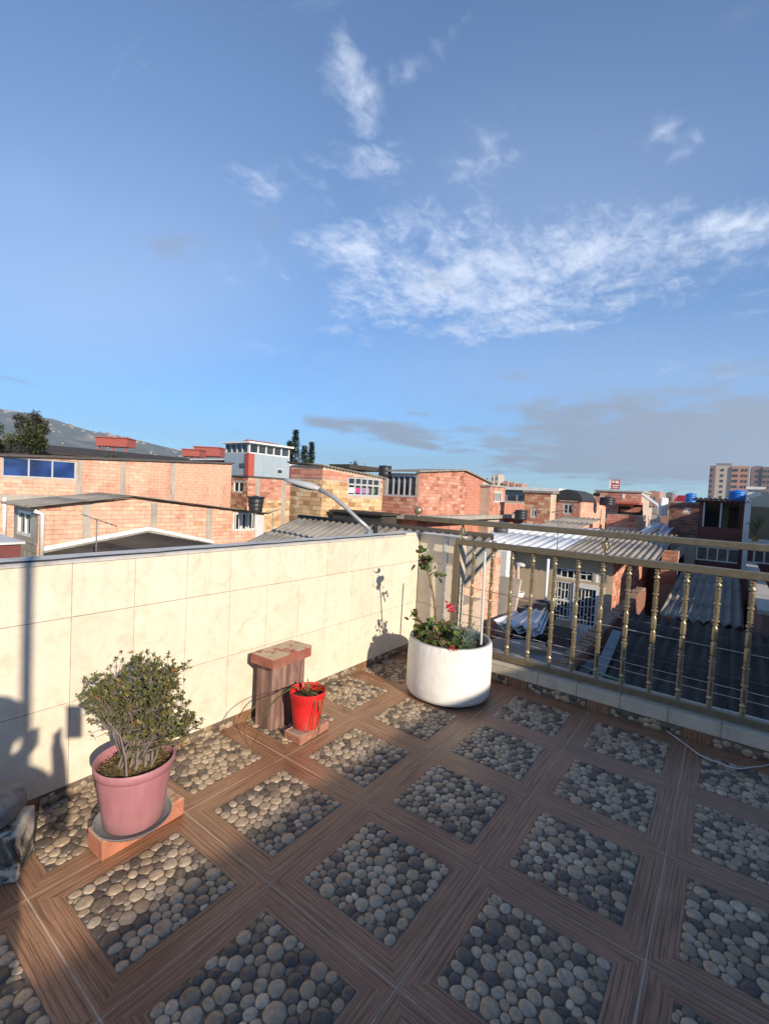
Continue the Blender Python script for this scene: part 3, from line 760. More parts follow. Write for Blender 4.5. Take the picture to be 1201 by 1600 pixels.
for pts, tgt in mains:
    for j in range(20):
        f = rp.uniform(.42, 1.0)**.8; i = min(int(f*4), 3); p = pts[i].lerp(pts[i+1], f*4-i)
        d = (rdir(.55)+(tgt-pts[0]).normalized()*.5).normalized(); l = rp.uniform(.03, .085); e = p+d*l
        tw.tube([p, p.lerp(e, .5)+rdir(0)*.006, e], [.0022, .0018, .0012], 4, False)
        for w in range(rp.choice((1, 2, 2))):
            e2 = e if w == 0 else e+rdir(.4)*rp.uniform(.015, .035)
            if w: tw.tube([e, e2], [.0013, .001], 3, False)
            age = rp.random()
            for q in range(9 if f > .66 else (5 if rp.random() < .5 else 0)):
                dd = (d*.7+rdir(.5)).normalized(); tone = rp.uniform(.1, .75) if age < .8 else rp.uniform(.6, .95)
                if age > .985: tone = 1.
                lf.leaf(e2+rdir(0)*.005, dd, rp.uniform(.011, .022), rp.uniform(.006, .0105), tone)
tw.build('branches', m_twig, bush, False); tag(lf.build('foliage', m_bush, bush), kind='stuff')

# block and brick stacked by the wall
t = Nt('weathered_purple_clay'); p = t.pos(); n = t.noise(t.map(p, (22, 22, 3)), 1.2, 6, .65)
col = t.ramp(n, [(.3, (.10, .055, .05)), (.48, (.20, .12, .10)), (.6, (.28, .18, .15)), (.78, (.40, .29, .23))])
t.bump(n, .5, .006); m_purple = t.set(col, .9, 0, .2)
cb_ = thing('hollow_clay_block', 'weathered purple brown hollow clay block standing on end', 'clay block', (-.345, -.345, 0), rad(1))
inst('shell', bevel_box(.15, .275, .405, .008, 2, m_purple, 'shell', .0015), cb_, (0, 0, .204))
for y in (-.09, -.045, .0, .045, .09): inst('rib', bevel_box(.006, .030, .395, .002, 1, m_purple, 'rib'), cb_, (.0765, y, .203))
brick_thing('cap_brick', 'chipped red brick lying on top of the purple clay block', .195, .345, .066, (-.335, -.35, .411), rad(2), (.30, .10, .075), (.46, .38, .26), jit=.004)

# red pot on half a brick
brick_thing('half_brick', 'worn terracotta half brick under the red pot', .125, .25, .052, (-.085, -.345, .002), rad(3), (.36, .16, .11), (.34, .26, .2), jit=.006)
m_red = pot_plastic('red_plastic', (.62, .022, .022), (.66, .04, .035))
RP = Vector((-.095, -.345, .056))
rpot = thing('red_pot', 'bright red plastic pot on a half brick', 'pot', RP)
MB().lathe([(0, 0), (.078, 0), (.082, .005), (.088, .06), (.097, .14), (.1, .168), (.106, .176), (.112, .215), (.113, .224), (.109, .226), (.105, .222), (.1, .19)], 44).build('body', m_red, rpot, True, sharp=55)
MB().lathe([(0, .185), (.05, .187), (.103, .18)], 28).build('soil', m_soil, rpot, True)
spd = thing('strappy_plant', 'plant with long drooping strap leaves in the red pot', 'plant', RP+Vector((0, 0, .185)))
m_strap = leaf_mat('strap_leaf', [(0, (.06, .08, .02)), (.5, (.11, .13, .035)), (1, (.20, .13, .06))])
def strap(pts, w, tone):
    mb = MB(); pts = [Vector(p) for p in pts]; vs = []; n = len(pts)
    # smooth the path
    fine = []
    for i in range(n-1):
        p0, p1, p2, p3 = pts[max(i-1, 0)], pts[i], pts[i+1], pts[min(i+2, n-1)]
        for k in range(5):
            s = k/5; fine.append(.5*((2*p1)+(p2-p0)*s+(2*p0-5*p1+4*p2-p3)*s*s+(3*p1-p0-3*p2+p3)*s**3))
    fine.append(pts[-1]); m = len(fine)
    for i, q in enumerate(fine):
        d = (fine[min(i+1, m-1)]-fine[max(i-1, 0)]); s = d.cross(Vector((0, 0, 1)))
        if s.length < 1e-4: s = Vector((1, 0, 0))
        s.normalize(); ww = w*1.5*(1-(i/(m-1))**2.2)*.5+.0012; nn = s.cross(d).normalized()
        vs += [q-s*ww+nn*ww*.4, q, q+s*ww+nn*ww*.4]
    fs = [f for i in range(m-1) for f in ((i*3, i*3+1, i*3+4, i*3+3), (i*3+1, i*3+2, i*3+5, i*3+4))]
    return mb.add(vs, fs, tone).build('leaf', m_strap, spd, True)
S0 = RP+Vector((0, 0, .185)); LS = lambda v: Vector(v)-S0
strap([(0, 0, 0), (-.03, -.05, .06), LS(onx(452, 1078, -.10)), LS(onx(425, 1100, -.07)), LS(onx(408, 1135, -.06)), LS(onz(392, 1170, .01))], .010, .3)
strap([(0, 0, 0), (-.05, -.06, .05), LS(onx(430, 1084, -.14)), LS(onx(395, 1108, -.10)), LS(onx(381, 1140, -.08)), LS(onz(391, 1172, .012))], .007, .9)
strap([(0, 0, 0), (.04, -.03, .04), LS(onx(497, 1088, .0)), LS(onx(499, 1110, .02)), LS(onx(497, 1145, .02)), LS(onz(480, 1166, .02))], .009, .75)
strap([(0, 0, 0), (.0, -.05, .03), LS(onx(491, 1090, .0)), LS(onx(489, 1120, .015)), LS(onx(486, 1150, .02))], .005, .1)
strap([(0, 0, 0), (.05, .06, .05), (.07, .14, .06), (.08, .2, .03), (.09, .24, -.08), (.09, .25, -.18)], .008, .2)
strap([(0, 0, 0), (.07, .04, .04), (.12, .08, .03), (.15, .1, .0)], .007, .6)
strap([(0, 0, 0), (.0, .0, .07), (-.01, .0, .11)], .009, .5)
strap([(0, 0, 0), (-.03, .0, .06), (-.06, .01, .075)], .009, .9)
strap([(0, 0, 0), (.03, .03, .06), (.09, .07, .065), (.13, .10, .05)], .008, .95)
strap([(0, 0, 0), (-.02, .04, .05), (-.05, .07, .04)], .009, .7)

# weathered cement block with a dark stone on it
t = Nt('lichened_cement'); p = t.pos()
n = t.noise(p, 9, 8, .7, .6); f = t.ramp(n, [(.38, (.035, .035, .036)), (.45, (.14, .135, .12)), (.5, (.48, .45, .38)), (.8, (.62, .58, .5))])
t.bump(t.noise(p, 40, 6, .7), .6, .008); m_lich = t.set(f, .95, 0, .2)
bl = bevel_box(.17, .36, .19, .014, 3, m_lich, 'cement_block', .003)
o = bpy.data.objects.new('cement_block', bl); o.location = (-.283, -1.90, .096); o.rotation_euler = (0, 0, rad(-34.8)); link(o); tag(o, 'blackened white cement block in the corner under the dark stone', 'block')
bm = bmesh.new(); bmesh.ops.create_icosphere(bm, subdivisions=4, radius=1)
from mathutils import noise as mnoise
for v in bm.verts:
    c = v.co.copy(); c = Vector([math.copysign(abs(a)**.62, a) for a in c])
    v.co = Vector((c.x*.125, c.y*.20, c.z*.05))*(1+.07*mnoise.noise(c*2.2)+.03*mnoise.noise(c*7))
me = bpy.data.meshes.new('dark_stone'); bm.to_mesh(me); bm.free(); me.polygons.foreach_set('use_smooth', [True]*len(me.polygons))
me.materials.append(plain('dark_stone', (.22, .21, .195), .9, .35, 14, bump=.6, dirt=(.05, .05, .05)))
o = bpy.data.objects.new('dark_stone', me); o.location = (-.315, -1.93, .238); o.rotation_euler = (0, 0, rad(-30)); link(o); tag(o, 'dark grey flat stone lying on the blackened cement block', 'stone')
# thin white cable on the floor
pts = [onz(*q, .012) for q in ((980, 1123), (1005, 1126), (1040, 1142), (1070, 1163), (1095, 1181), (1125, 1193), (1150, 1201), (1175, 1199), (1201, 1195), (1240, 1180))]
mb = MB(); fine = []
for i in range(len(pts)-1):
    p0, p1, p2, p3 = pts[max(i-1, 0)], pts[i], pts[i+1], pts[min(i+2, len(pts)-1)]
    for k in range(6):
        q = k/6; fine.append(.5*((2*p1)+(p2-p0)*q+(2*p0-5*p1+4*p2-p3)*q*q+(3*p1-p0-3*p2+p3)*q**3))
mb.tube(fine, .0035, 6); tag(mb.build('floor_cable', m_greywhite, None, True), 'thin white cable trailing across the shaded floor tiles', 'cable')
# clothes post out of view whose shadow falls on the parapet
post = thing('clothes_post', 'slim steel clothes post standing on the open terrace floor', 'post', (2.95, -2.94, 0))
MB().lathe([(.08, 0), (.08, .008), (.03, .01)], 16).build('foot', m_steel, post, True, sharp=40)
MB().tube([(0, 0, .005), (0, 0, 3.0)], .021, 12).build('pole', m_steel, post, True, sharp=40)
MB().tube([(0, -.4, 2.98), (0, .4, 2.98)], .015, 8).build('cross_arm', m_steel, post, True, sharp=40)

# ------------------------------------------------------------------ the neighbourhood: house builder
m_ground = plain('street_ground', (.16, .15, .14), .95, .3, .05)
tag(MB().add([(-4000, -1500, G), (4000, -1500, G), (4000, 5000, G), (-4000, 5000, G)], [(0, 1, 2, 3)]).build('ground', m_ground), 'city ground far below the rooftops', None, None, 'structure')

class Face:
    """a vertical plane of a house: origin (x, y), unit direction u; outward normal is to the right of u"""
    def __init__(s, o, u): s.o = Vector((*o, 0)); s.u = Vector((*u, 0)); s.n = Vector((u[1], -u[0], 0))
    def pt(s, a, out, z): return s.o+s.u*a+s.n*out+Vector((0, 0, z))
    def box(s, mb, a0, a1, o0, o1, z0, z1):
        P = [s.pt(a, o, z) for z in (z0, z1) for (a, o) in ((a0, o0), (a1, o0), (a1, o1), (a0, o1))]
        mb.add(P, [(3, 2, 1, 0), (4, 5, 6, 7), (0, 1, 5, 4), (1, 2, 6, 5), (2, 3, 7, 6), (3, 0, 4, 7)]); return mb
    def rot(s): return Matrix(((s.u.x, -s.n.x, 0), (s.u.y, -s.n.y, 0), (0, 0, 1))).to_euler()
def top_at(profile, a):
    for (a0, z0), (a1, z1) in zip(profile, profile[1:]):
        if a0-1e-6 <= a <= a1+1e-6: return z0+(z1-z0)*(a-a0)/max(a1-a0, 1e-9)
    return profile[-1][1]
def wall(root, F, profile, zb, m, openings=(), th=.16, name='wall'):
    mb = MB(); profile = [(profile[0][0]+.003, profile[0][1])]+list(profile[1:-1])+[(profile[-1][0]-.003, profile[-1][1])]
    cuts = sorted({a for a, _ in profile}|{v for o in openings for v in o[:2] if profile[0][0] < v < profile[-1][0]})
    for a, b in zip(cuts, cuts[1:]):
        if b-a < 1e-4: continue
        mid = (a+b)/2; zs = [zb]
        for o in sorted((o for o in openings if o[0] < mid < o[1]), key=lambda o: o[2]): zs += [o[2], o[3]]
        zs.append(None)
        for z0, z1 in zip(zs[::2], zs[1::2]):
            ta, tb = (top_at(profile, a), top_at(profile, b)) if z1 is None else (z1, z1)
            if max(ta, tb) <= z0+1e-3: continue
            P = [F.pt(a, 0, z0), F.pt(b, 0, z0), F.pt(b, -th, z0), F.pt(a, -th, z0), F.pt(a, 0, ta), F.pt(b, 0, tb), F.pt(b, -th, tb), F.pt(a, -th, ta)]
            mb.add(P, [(3, 2, 1, 0), (4, 5, 6, 7), (0, 1, 5, 4), (1, 2, 6, 5), (2, 3, 7, 6), (3, 0, 4, 7)])
    return mb.build(name, m, root)
class Bricks:
    """gathers the bricks of one house; the largest in view become parts, the rest one joined part"""
    def __init__(s, root, limit=300): s.root = root; s.items = []; s.limit = limit
    def lay(s, F, a0, a1, z0, profile, m, bw=.33, bh=.135, openings=(), columns=(), seed=1, joint=.013, out=.02, missing=.0, ztop=None):
        r = random.Random(seed); row = 0; z = z0
        while True:
            a = a0-(bw/2 if row % 2 else 0)+r.uniform(-.02, .02); any_ = False
            while a < a1-.02:
                x0, x1 = max(a, a0), min(a+bw, a1); a += bw
                if x1-x0 < .05: continue
                zt = z+bh
                lim = min(top_at(profile, x0), top_at(profile, x1))
                if ztop is not None: lim = min(lim, ztop)
                if z > lim-.03: continue
                any_ = True; zt = min(zt, lim)
                ok = True
                for o in list(openings)+[(c[0], c[1], -99, 99) for c in columns]:
                    if x0 < o[1] and x1 > o[0] and z < o[3]-.02 and zt > o[2]+.02:
                        if o[0]-x0 > .08: x1 = o[0]
                        elif x1-o[1] > .08: x0 = o[1]
                        else: ok = False; break
                if not ok or r.random() < missing: continue
                c = F.pt((x0+x1)/2, out*.5-.01+r.uniform(-.004, .004), (z+zt)/2)
                px, py, d = proj(c+s.root.location)
                vis = (x1-x0)/d if (d > 0 and -10 < px < 1211) else 0
                s.items.append((vis, c, F.rot(), (x1-x0-joint, out+.02, zt-z-joint), m))
            z += bh; row += 1
            if not any_ and row > 2 or row > 90: break
    def finish(s):
        s.items.sort(key=lambda e: -e[0]); rest = {}
        for k, (vis, c, ro, sc, m) in enumerate(s.items):
            if k < s.limit: inst('brick', cube(m), s.root, c, ro, sc)
            else:
                mb = rest.setdefault(m.name, (MB(), m))[0]; M = ro.to_matrix()
                mb.add([c+M @ Vector((v[0]*sc[0], v[1]*sc[1], v[2]*sc[2])) for v in CUBE.v], CUBE.f)
        for mb, m in rest.values(): tag(mb.build('brickwork', m, s.root), kind='stuff')
def window(root, F, a0, a1, z0, z1, nx=2, ny=1, m=None, glass=None, bar=.045, name='window', depth=.10, rows=None, bars=0):
    m = m or m_frame_grey; glass = glass or m_glass
    mb = MB(); b = bar
    F.box(mb, a0, a0+b, -depth, -.01, z0, z1); F.box(mb, a1-b, a1, -depth, -.01, z0, z1); F.box(mb, a0+b, a1-b, -depth, -.012, z0, z0+b); F.box(mb, a0+b, a1-b, -depth, -.012, z1-b, z1)
    xs = [a0+b+(a1-a0-2*b)*k/nx for k in range(nx+1)]; zs = rows or [z0+b+(z1-z0-2*b)*k/ny for k in range(ny+1)]
    for x in xs[1:-1]: F.box(mb, x-b/2, x+b/2, -depth+.01, -.02, z0+b, z1-b)
    for z in zs[1:-1]: F.box(mb, a0+b, a1-b, -depth+.012, -.022, z-b/2, z+b/2)
    w = mb.build(name, m, root)
    for i in range(nx):
        for j in range(ny if not rows else len(rows)-1):
            if glass is False: continue
            g = MB(); F.box(g, xs[i]+.004, xs[i+1]-.004, -depth*.6-.006, -depth*.6, zs[j]+.004, zs[j+1]-.004); g.build('pane', glass, w)
    if bars:
        for k in range(bars):
            x = a0+(a1-a0)*(k+.5)/bars; g = MB(); F.box(g, x-.012, x+.012, .03, .05, z0, z1); g.build('bar', m_white, w)
    return w
def corrugated(p00, p10, p01, p11, pitch=.18, amp=.025, m=None, root=None, nrow=1, ncol=1, name='roof_sheet', th=.01):
    """ridges run from the 0-edge (p00-p10, the low eave) to the 1-edge; split in ncol x nrow sheets that overlap"""
    p00, p10, p01, p11 = map(Vector, (p00, p10, p01, p11))
    nrm = (p10-p00).cross(p01-p00).normalized()
    if nrm.z < 0: nrm = -nrm
    wdt = (p10-p00).length; cache = []
    for i in range(ncol):
        for j in range(nrow):
            u0, u1 = i/ncol, (i+1)/ncol; v0, v1 = j/nrow, min(1, (j+1)/nrow+(.06/nrow if j < nrow-1 else 0))
            n = max(6, int((u1-u0)*wdt/pitch*6)); vs = []
            lift = nrm*(.004*(nrow-j)+random.uniform(0, .004)+.006*(i % 2)); sk = random.uniform(-.012, .012)
            for k in range(n+1):
                u = u0+(u1-u0)*k/n; hgt = amp*math.cos(2*math.pi*u*wdt/pitch)
                for v in (v0, v1):
                    v_ = v+(sk if nrow > 1 or ncol > 1 else 0)*(1 if v == v0 else 0)
                    p = (p00*(1-u)+p10*u)*(1-v_)+(p01*(1-u)+p11*u)*v_+nrm*hgt+lift
                    vs += [p, p-nrm*th]
            fs = []
            for k in range(n):
                a = k*4; b = a+4
                fs += [(a, b, b+2, a+2), (a+1, a+3, b+3, b+1), (a, a+1, b+1, b), (a+2, b+2, b+3, a+3)]
            fs += [(0, 2, 3, 1), (n*4, n*4+1, n*4+3, n*4+2)]
            MB().add(vs, fs).build(name, m or m_asb, root, True)
class House:
    def __init__(s, name, label, px, py, d, pxl=None, pxr=None, wl=4., wr=6., cat='house', group=None, pyl=None, pyr=None):
        c = at(px, py, d); s.c = c
        if pxl is not None: wl = c.x-ony(pxl, pyl or py, c.y).x
        if pxr is not None: wr = onx(pxr, pyr or py, c.x).y-c.y
        s.wl, s.wr, s.zt = wl, wr, c.z-G
        s.root = thing(name, label, cat, (c.x, c.y, G), 0, group)
        s.L = Face((-wl, 0), (1, 0)); s.R = Face((0, 0), (0, 1))        # the face towards -y and the face towards +x
        s.br = Bricks(s.root)
    def l(s, px, py): w = ony(px, py, s.c.y); return (w.x-s.c.x+s.wl, w.z-G)
    def r(s, px, py): w = onx(px, py, s.c.x); return (w.y-s.c.y, w.z-G)
    def lrect(s, x0, y0, x1, y1):
        a, b = s.l(x0, y0), s.l(x1, y1); c, d = s.l(x0, y1), s.l(x1, y0)
        return (min(a[0], c[0]), max(b[0], d[0]), min((c[1]+b[1])/2, (a[1]+d[1])/2), max((c[1]+b[1])/2, (a[1]+d[1])/2))
    def rrect(s, x0, y0, x1, y1):
        a, b = s.r(x0, y0), s.r(x1, y1); c, d = s.r(x0, y1), s.r(x1, y0)
        return ((a[0]+c[0])/2, (b[0]+d[0])/2, (c[1]+b[1])/2, (a[1]+d[1])/2)
    def back(s, m, z=None):
        z = z or s.zt-.05; mb = MB()
        mb.box(-s.wl+.002, -s.wl+.16, .17, s.wr-.17, 0, z); mb.box(-s.wl+.002, -.165, s.wr-.16, s.wr-.002, 0, z); mb.build('rear_wall', m, s.root)
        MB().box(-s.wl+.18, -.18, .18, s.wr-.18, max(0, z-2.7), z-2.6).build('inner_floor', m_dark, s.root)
    def slab(s, m, z0, z1, ov=.12, name='roof_slab'): return MB().box(-s.wl-ov, ov, -ov, s.wr+ov, z0, z1).build(name, m, s.root)
    def column(s, F, a, w, z0, z1, m=None, name='concrete_column'):
        mb = MB(); F.box(mb, a-w/2, a+w/2, -.02, .018, z0, z1); return mb.build(name, m or m_concrete, s.root)

# ---- long salmon brick house with the blue glazed loggia
h = House('brick_house', 'long salmon brick house with blue glazed loggia under its dark roof edge', -22, 712, 15., pxr=362, pyr=722, wl=6.)
win = h.rrect(3, 717, 119, 747); pr = [(0, h.zt), (h.wr, h.r(362, 725)[1])]
cols = [(h.r(x, 740)[0]-.09, h.r(x, 740)[0]+.09) for x in (124, 192, 270)]
wall(h.root, h.R, pr, 0, m_mortar, [win]); wall(h.root, h.L, [(0, h.zt), (h.wl, h.zt)], 0, m_mortar); h.back(m_mortar)
h.br.lay(h.R, .0, h.wr, h.zt-3.1, pr, BR_SALMON, .32, .125, [win], cols, 3, joint=.009)
for a, b in cols: h.column(h.R, (a+b)/2, .17, h.zt-3.2, top_at(pr, a)-.02)
h.br.finish()
w_ = window(h.root, h.R, *win[:2], win[2], win[3], 3, 1, m_frame_grey, m_blueglass, .045)
mb = MB(); h.R.box(mb, 0, cols[0][1], .001, .03, h.r(60, 778)[1]-.12, h.r(60, 778)[1]+.1); mb.build('concrete_beam', m_concrete, h.root)
mb = MB(); mb.add([(-6, -.1, h.zt+.0), (.12, -.1, h.zt), (.12, h.wr+.1, pr[1][1]), (-6, h.wr+.1, pr[1][1]), (-6, -.1, h.zt+.08), (.12, -.1, h.zt+.08), (.12, h.wr+.1, pr[1][1]+.08), (-6, h.wr+.1, pr[1][1]+.08)],
   [(3, 2, 1, 0), (4, 5, 6, 7), (0, 1, 5, 4), (1, 2, 6, 5), (2, 3, 7, 6), (3, 0, 4, 7)]); mb.build('roof', m_slab, h.root)
mb = MB(); a = h.r(6, 800)[0]; mb.tube([h.R.pt(a, .08, h.r(6, 845)[1]), h.R.pt(a, .08, h.r(6, 777)[1])], .055, 8); mb.build('drain_pipe', m_white, h.root, True)

# ---- gabled salmon house in front of it
h = House('gabled_house', 'salmon brick house with grey pitched roof and white barred window', 60, 792, 11.2, pxl=22, pxr=413, pyr=803, pyl=790)
pr = [(0, h.zt), h.r(205, 779), (h.wr, h.r(413, 803)[1])]
wr_ = h.rrect(364, 801, 400, 829); wl_ = h.lrect(27, 798, 48, 837)
cols = [(h.r(x, 810)[0]-.085, h.r(x, 810)[0]+.085) for x in (135, 240, 326)]
wall(h.root, h.R, pr, 0, m_mortar, [wr_]); wall(h.root, h.L, [(0, h.zt-.05), (h.wl, h.zt-.05)], 0, m_concrete, [wl_]); h.back(m_mortar, h.zt-.4)
h.br.lay(h.R, .0, h.wr-.45, h.zt-2.1, pr, BR_SALMON, .30, .118, [wr_], cols, 8, joint=.010)
h.br.lay(h.L, .0, h.wl, h.zt-1.9, [(0, wl_[2]-.1), (h.wl, wl_[2]-.1)], m_concrete, .38, .19, [], [], 9)
for a, b in cols: h.column(h.R, (a+b)/2, .16, h.zt-2.2, top_at(pr, (a+b)/2)-.06)
h.column(h.R, h.wr-.2, .36, h.zt-2.2, pr[2][1]-.04, m_greywhite)
h.br.finish()
window(h.root, h.R, *wr_, 3, 1, m_white, m_glass, .06, bars=7); window(h.root, h.L, *wl_, 2, 1, m_white, m_glass, .07)
xw = -h.wl-.3
corrugated((xw, -.25, pr[0][1]-.02), (.22, -.25, pr[0][1]-.02), (xw, pr[1][0], pr[1][1]+.06), (.22, pr[1][0], pr[1][1]+.06), .177, .022, m_asb, h.root, 2, 2)
corrugated((xw, h.wr+.1, pr[2][1]+.0), (.22, h.wr+.1, pr[2][1]+.0), (xw, pr[1][0], pr[1][1]+.06), (.22, pr[1][0], pr[1][1]+.06), .177, .022, m_asb, h.root, 2, 2)
mb = MB(); mb.tube([h.R.pt(.06, .07, h.r(60, 868)[1]), h.R.pt(.06, .07, h.r(60, 803)[1]), h.R.pt(-.1, .07, h.r(55, 798)[1])], .05, 8); mb.build('drain_pipe', m_white, h.root, True)
E_X = h.c.x; E_h = h

# ---- low dark gabled roof abutting that house, white flashing
lr = thing('low_roof', 'low dark corrugated roof edged with white flashing below the gabled house', 'roof', (E_X, 0, G))
a0 = onx(66, 866, E_X); a1 = onx(230, 833, E_X); a2 = onx(331, 853, E_X)
f = lambda p, dx: (dx, p.y, p.z-G)
corrugated(f(a0, .06), f(a0, 7.5), f(a1, .06), f(a1, 7.5), .177, .025, m_asb_dark, lr, 2, 5); corrugated(f(a2, .06), f(a2, 7.5), f(a1, .06), f(a1, 7.5), .177, .025, m_asb_dark, lr, 2, 5)
mb = MB(); mb.tube([f(a0+Vector((0, 0, .1)), .05), f(a1+Vector((0, 0, .1)), .05), f(a2+Vector((0, 0, .1)), .05)], .085, 4); mb.build('flashing', m_white, lr)
MB().box(.1, 7.4, a0.y+.1, a2.y-.1, 0, a0.z-G-.1).build('wall', m_concrete, lr)
q = onx(150, 868, -9.0)
an = thing('tv_antenna', 'thin rooftop antenna standing on the low dark roof', 'antenna', q)
MB().tube([(0, 0, -.1), (0, 0, .80)], .016, 6).build('mast', m_concrete2, an, True); MB().tube([(0, -.3, .9), (0, .42, .62)], .012, 5).build('boom', m_concrete2, an, True)
for k in range(4): MB().tube([(-.16, -.25+.2*k, .88-.078*k), (.16, -.25+.2*k, .88-.078*k)], .008, 4).build('element', m_concrete2, an)

for (px_, py_, d_, hh_, lab_) in ((870, 856, 12.4, .95, 'spindly antenna standing at the joint of white and grey roof sheets'), (425, 838, 11., .55, 'short white antenna stub behind the parapet beside the corrugated roof'), (1049, 786, 23., .5, 'small antenna on the brown brick gable')):
    q_ = at(px_, py_, d_); an2 = thing('roof_antenna', lab_, 'antenna', q_)
    MB().tube([(0, 0, -.15), (0, 0, hh_)], .012, 5).build('mast', m_concrete2, an2, True); MB().tube([(-.22, .05, hh_-.02), (.25, -.05, hh_+.1)], .009, 5).build('boom', m_concrete2, an2, True)
    for k in range(3): MB().tube([(-.16+.15*k, -.13, hh_+.01+.04*k), (-.16+.15*k, .13, hh_+.01+.04*k)], .006, 4).build('element', m_concrete2, an2)
# ---- maroon lean-to beside it
h = House('lean_to', 'small maroon lean-to with pale roof edge below the salmon houses', -14, 852, 9.5, wl=3, wr=.5, cat='shed')
wall(h.root, h.R, [(0, h.zt), (.5, h.zt)], 0, m_maroon); wall(h.root, h.L, [(0, h.zt), (3, h.zt)], 0, m_maroon); h.slab(m_greywhite, h.zt+.001, h.zt+.05, .06, 'roof')

# ---- grey corrugated roof just behind the parapet, with vent
XP = -4.7
e0 = onx(393, 846, XP); e1 = onx(470, 809, XP)
XE = ony(697, 824, e1.y).x-XP
pr_ = thing('corrugated_roof', 'grey corrugated roof just behind the tiled parapet wall', 'roof', (XP, e0.y, G))
Yr = e1.y-e0.y; ys_ = 1.95-e0.y; za, zb = e0.z-G, e1.z-G
W1 = -.76-XP
corrugated((0, -1.5, za-(zb-za)/Yr*1.5), (W1, -1.5, za-(zb-za)/Yr*1.5), (0, Yr, zb), (W1, Yr, zb), .15, .022, m_asb, pr_, 3, 3)
if XE > W1+.3: corrugated((W1-.05, ys_, za+(zb-za)/Yr*ys_), (XE, ys_, za+(zb-za)/Yr*ys_), (W1-.05, Yr, zb), (XE, Yr, zb), .15, .022, m_asb, pr_, 2, 1)
MB().tube([(-.05, Yr, zb+.01), (max(XE, W1), Yr, zb+.01)], .05, 8).build('ridge_cap', m_asb_dark, pr_, True)
MB().box(.15, W1-.1, -1.3, Yr, 0, za-.5).build('wall', m_mortar, pr_)
vt = at(488, 824, 9.)-Vector((XP, e0.y, G))
MB().lathe([(.24, -.22), (.24, .0), (.17, .05), (.0, .06)], 14, (vt.x, vt.y)).build('vent_hood', m_greywhite, pr_, True).location.z = vt.z
# tan render apron seen over the corner, behind the parapet end

# ---- street lamp on its curved arm
B = at(578, 833, 6.6)
sl = thing('street_lamp', 'galvanised street lamp on a curved arm rising behind the parapet', 'street lamp', B)
def Lp(px, py, d): return at(px, py, d)-B
arm = [Lp(578, 828, 6.6), Lp(560, 812, 6.65), Lp(540, 793, 6.7), Lp(522, 778, 6.75), Lp(510, 770, 6.8), Lp(497, 764.5, 6.85)]
MB().tube(arm, .030, 12).build('arm', m_steel, sl, True)
MB().tube([(0, 0, -1.6), (0, 0, .05)], .05, 12).build('bracket_pole', m_steel, sl, True)
inst('bracket', bevel_box(.10, .16, .13, .01, 1, m_steel, 'bracket'), sl, (.0, .0, -.03))
inst('photocell', bevel_box(.07, .07, .12, .015, 2, m_black, 'photocell'), sl, Lp(585, 828, 6.6))
p0, p1 = Lp(499, 765, 6.85), Lp(446, 750, 7.1); dv = (p1-p0)
hd = MB(); side = dv.cross(Vector((0, 0, 1))).normalized(); upn = side.cross(dv).normalized()
rings = [(0, .045, .04), (.08, .06, .05), (.2, .115, .07), (.45, .13, .065), (.8, .115, .045), (.97, .08, .03), (1, .04, .02)]
vs = []; K = 12
for f_, w_, h_ in rings:
    for k in range(K):
        a = 2*math.pi*k/K; vs.append(p0+dv*f_+side*w_*math.cos(a)+upn*h_*math.sin(a)*(1 if math.sin(a) > 0 else .55))
fs = [(i*K+k, i*K+(k+1) % K, (i+1)*K+(k+1) % K, (i+1)*K+k) for i in range(len(rings)-1) for k in range(K)]+[tuple(range(K)), tuple(range((len(rings)-1)*K, len(rings)*K))]
hd.add(vs, fs).build('lamp_head', plain('lamp_grey', (.40, .40, .40), .5, .15), sl, True)
g = MB(); vs = []
for f_, w_ in ((.22, .095), (.5, .105), (.85, .085)):
    for s_ in (-1, 1): vs.append(p0+dv*f_+side*w_*s_-upn*.044)
g.add(vs, [(0, 1, 3, 2), (2, 3, 5, 4)]); 
for v in list(g.v): pass
g.build('lens', m_greywhite, sl)

# ---- house with blue grey top storey and red corner
h = House('blue_grey_house', 'house with blue grey clad top storey, red corner and glazed attic', 388, 746, 25., pxl=352, pxr=456, pyr=748)
zt = h.zt; z1 = h.r(389, 708)[1]; z2 = h.r(389, 692)[1]
wl_ = h.lrect(365, 752, 380, 769)
cols = [(h.r(x, 770)[0]-.15, h.r(x, 770)[0]+.15) for x in (402, 443)]
wall(h.root, h.R, [(0, zt), (h.wr, zt)], 0, m_mortar); wall(h.root, h.L, [(0, zt), (h.wl, zt)], 0, m_mortar, [wl_]); h.back(m_mortar)
h.br.lay(h.R, 0, h.wr, zt-1.2, [(0, zt), (h.wr, zt)], BR_RED, .36, .15, [], cols, 4, ztop=None); h.br.lay(h.R, 0, h.wr, zt-3.0, [(0, zt-1.2), (h.wr, zt-1.2)], BR_YELLOW, .36, .15, [], cols, 5)
h.br.lay(h.L, 0, h.wl, zt-3.0, [(0, zt), (h.wl, zt)], BR_MIX, .36, .15, [wl_], [], 6)
for a, b in cols: h.column(h.R, (a+b)/2, .24, zt-3.1, zt)
h.br.finish(); window(h.root, h.L, *wl_, 2, 1, m_white, m_glass, .06)
U_ = MB(); U_.box(-h.wl-.1, .02, -.02, h.wr-.25, zt+.1, z1); U_.build('clad_storey', m_bluegrey, h.root)
h.slab(m_slab, zt+.002, zt+.098, .06, 'floor_slab')
MB().box(-.26, .06, -.08, .30, zt+.101, z1+.003).build('corner_panel', m_redpaint, h.root)
k = 0
while k < h.wr-1.: MB().box(.021, .034, .36+k, .38+k, zt+.12, z1-.02).build('cladding_seam', m_bluegrey, h.root); k += .6
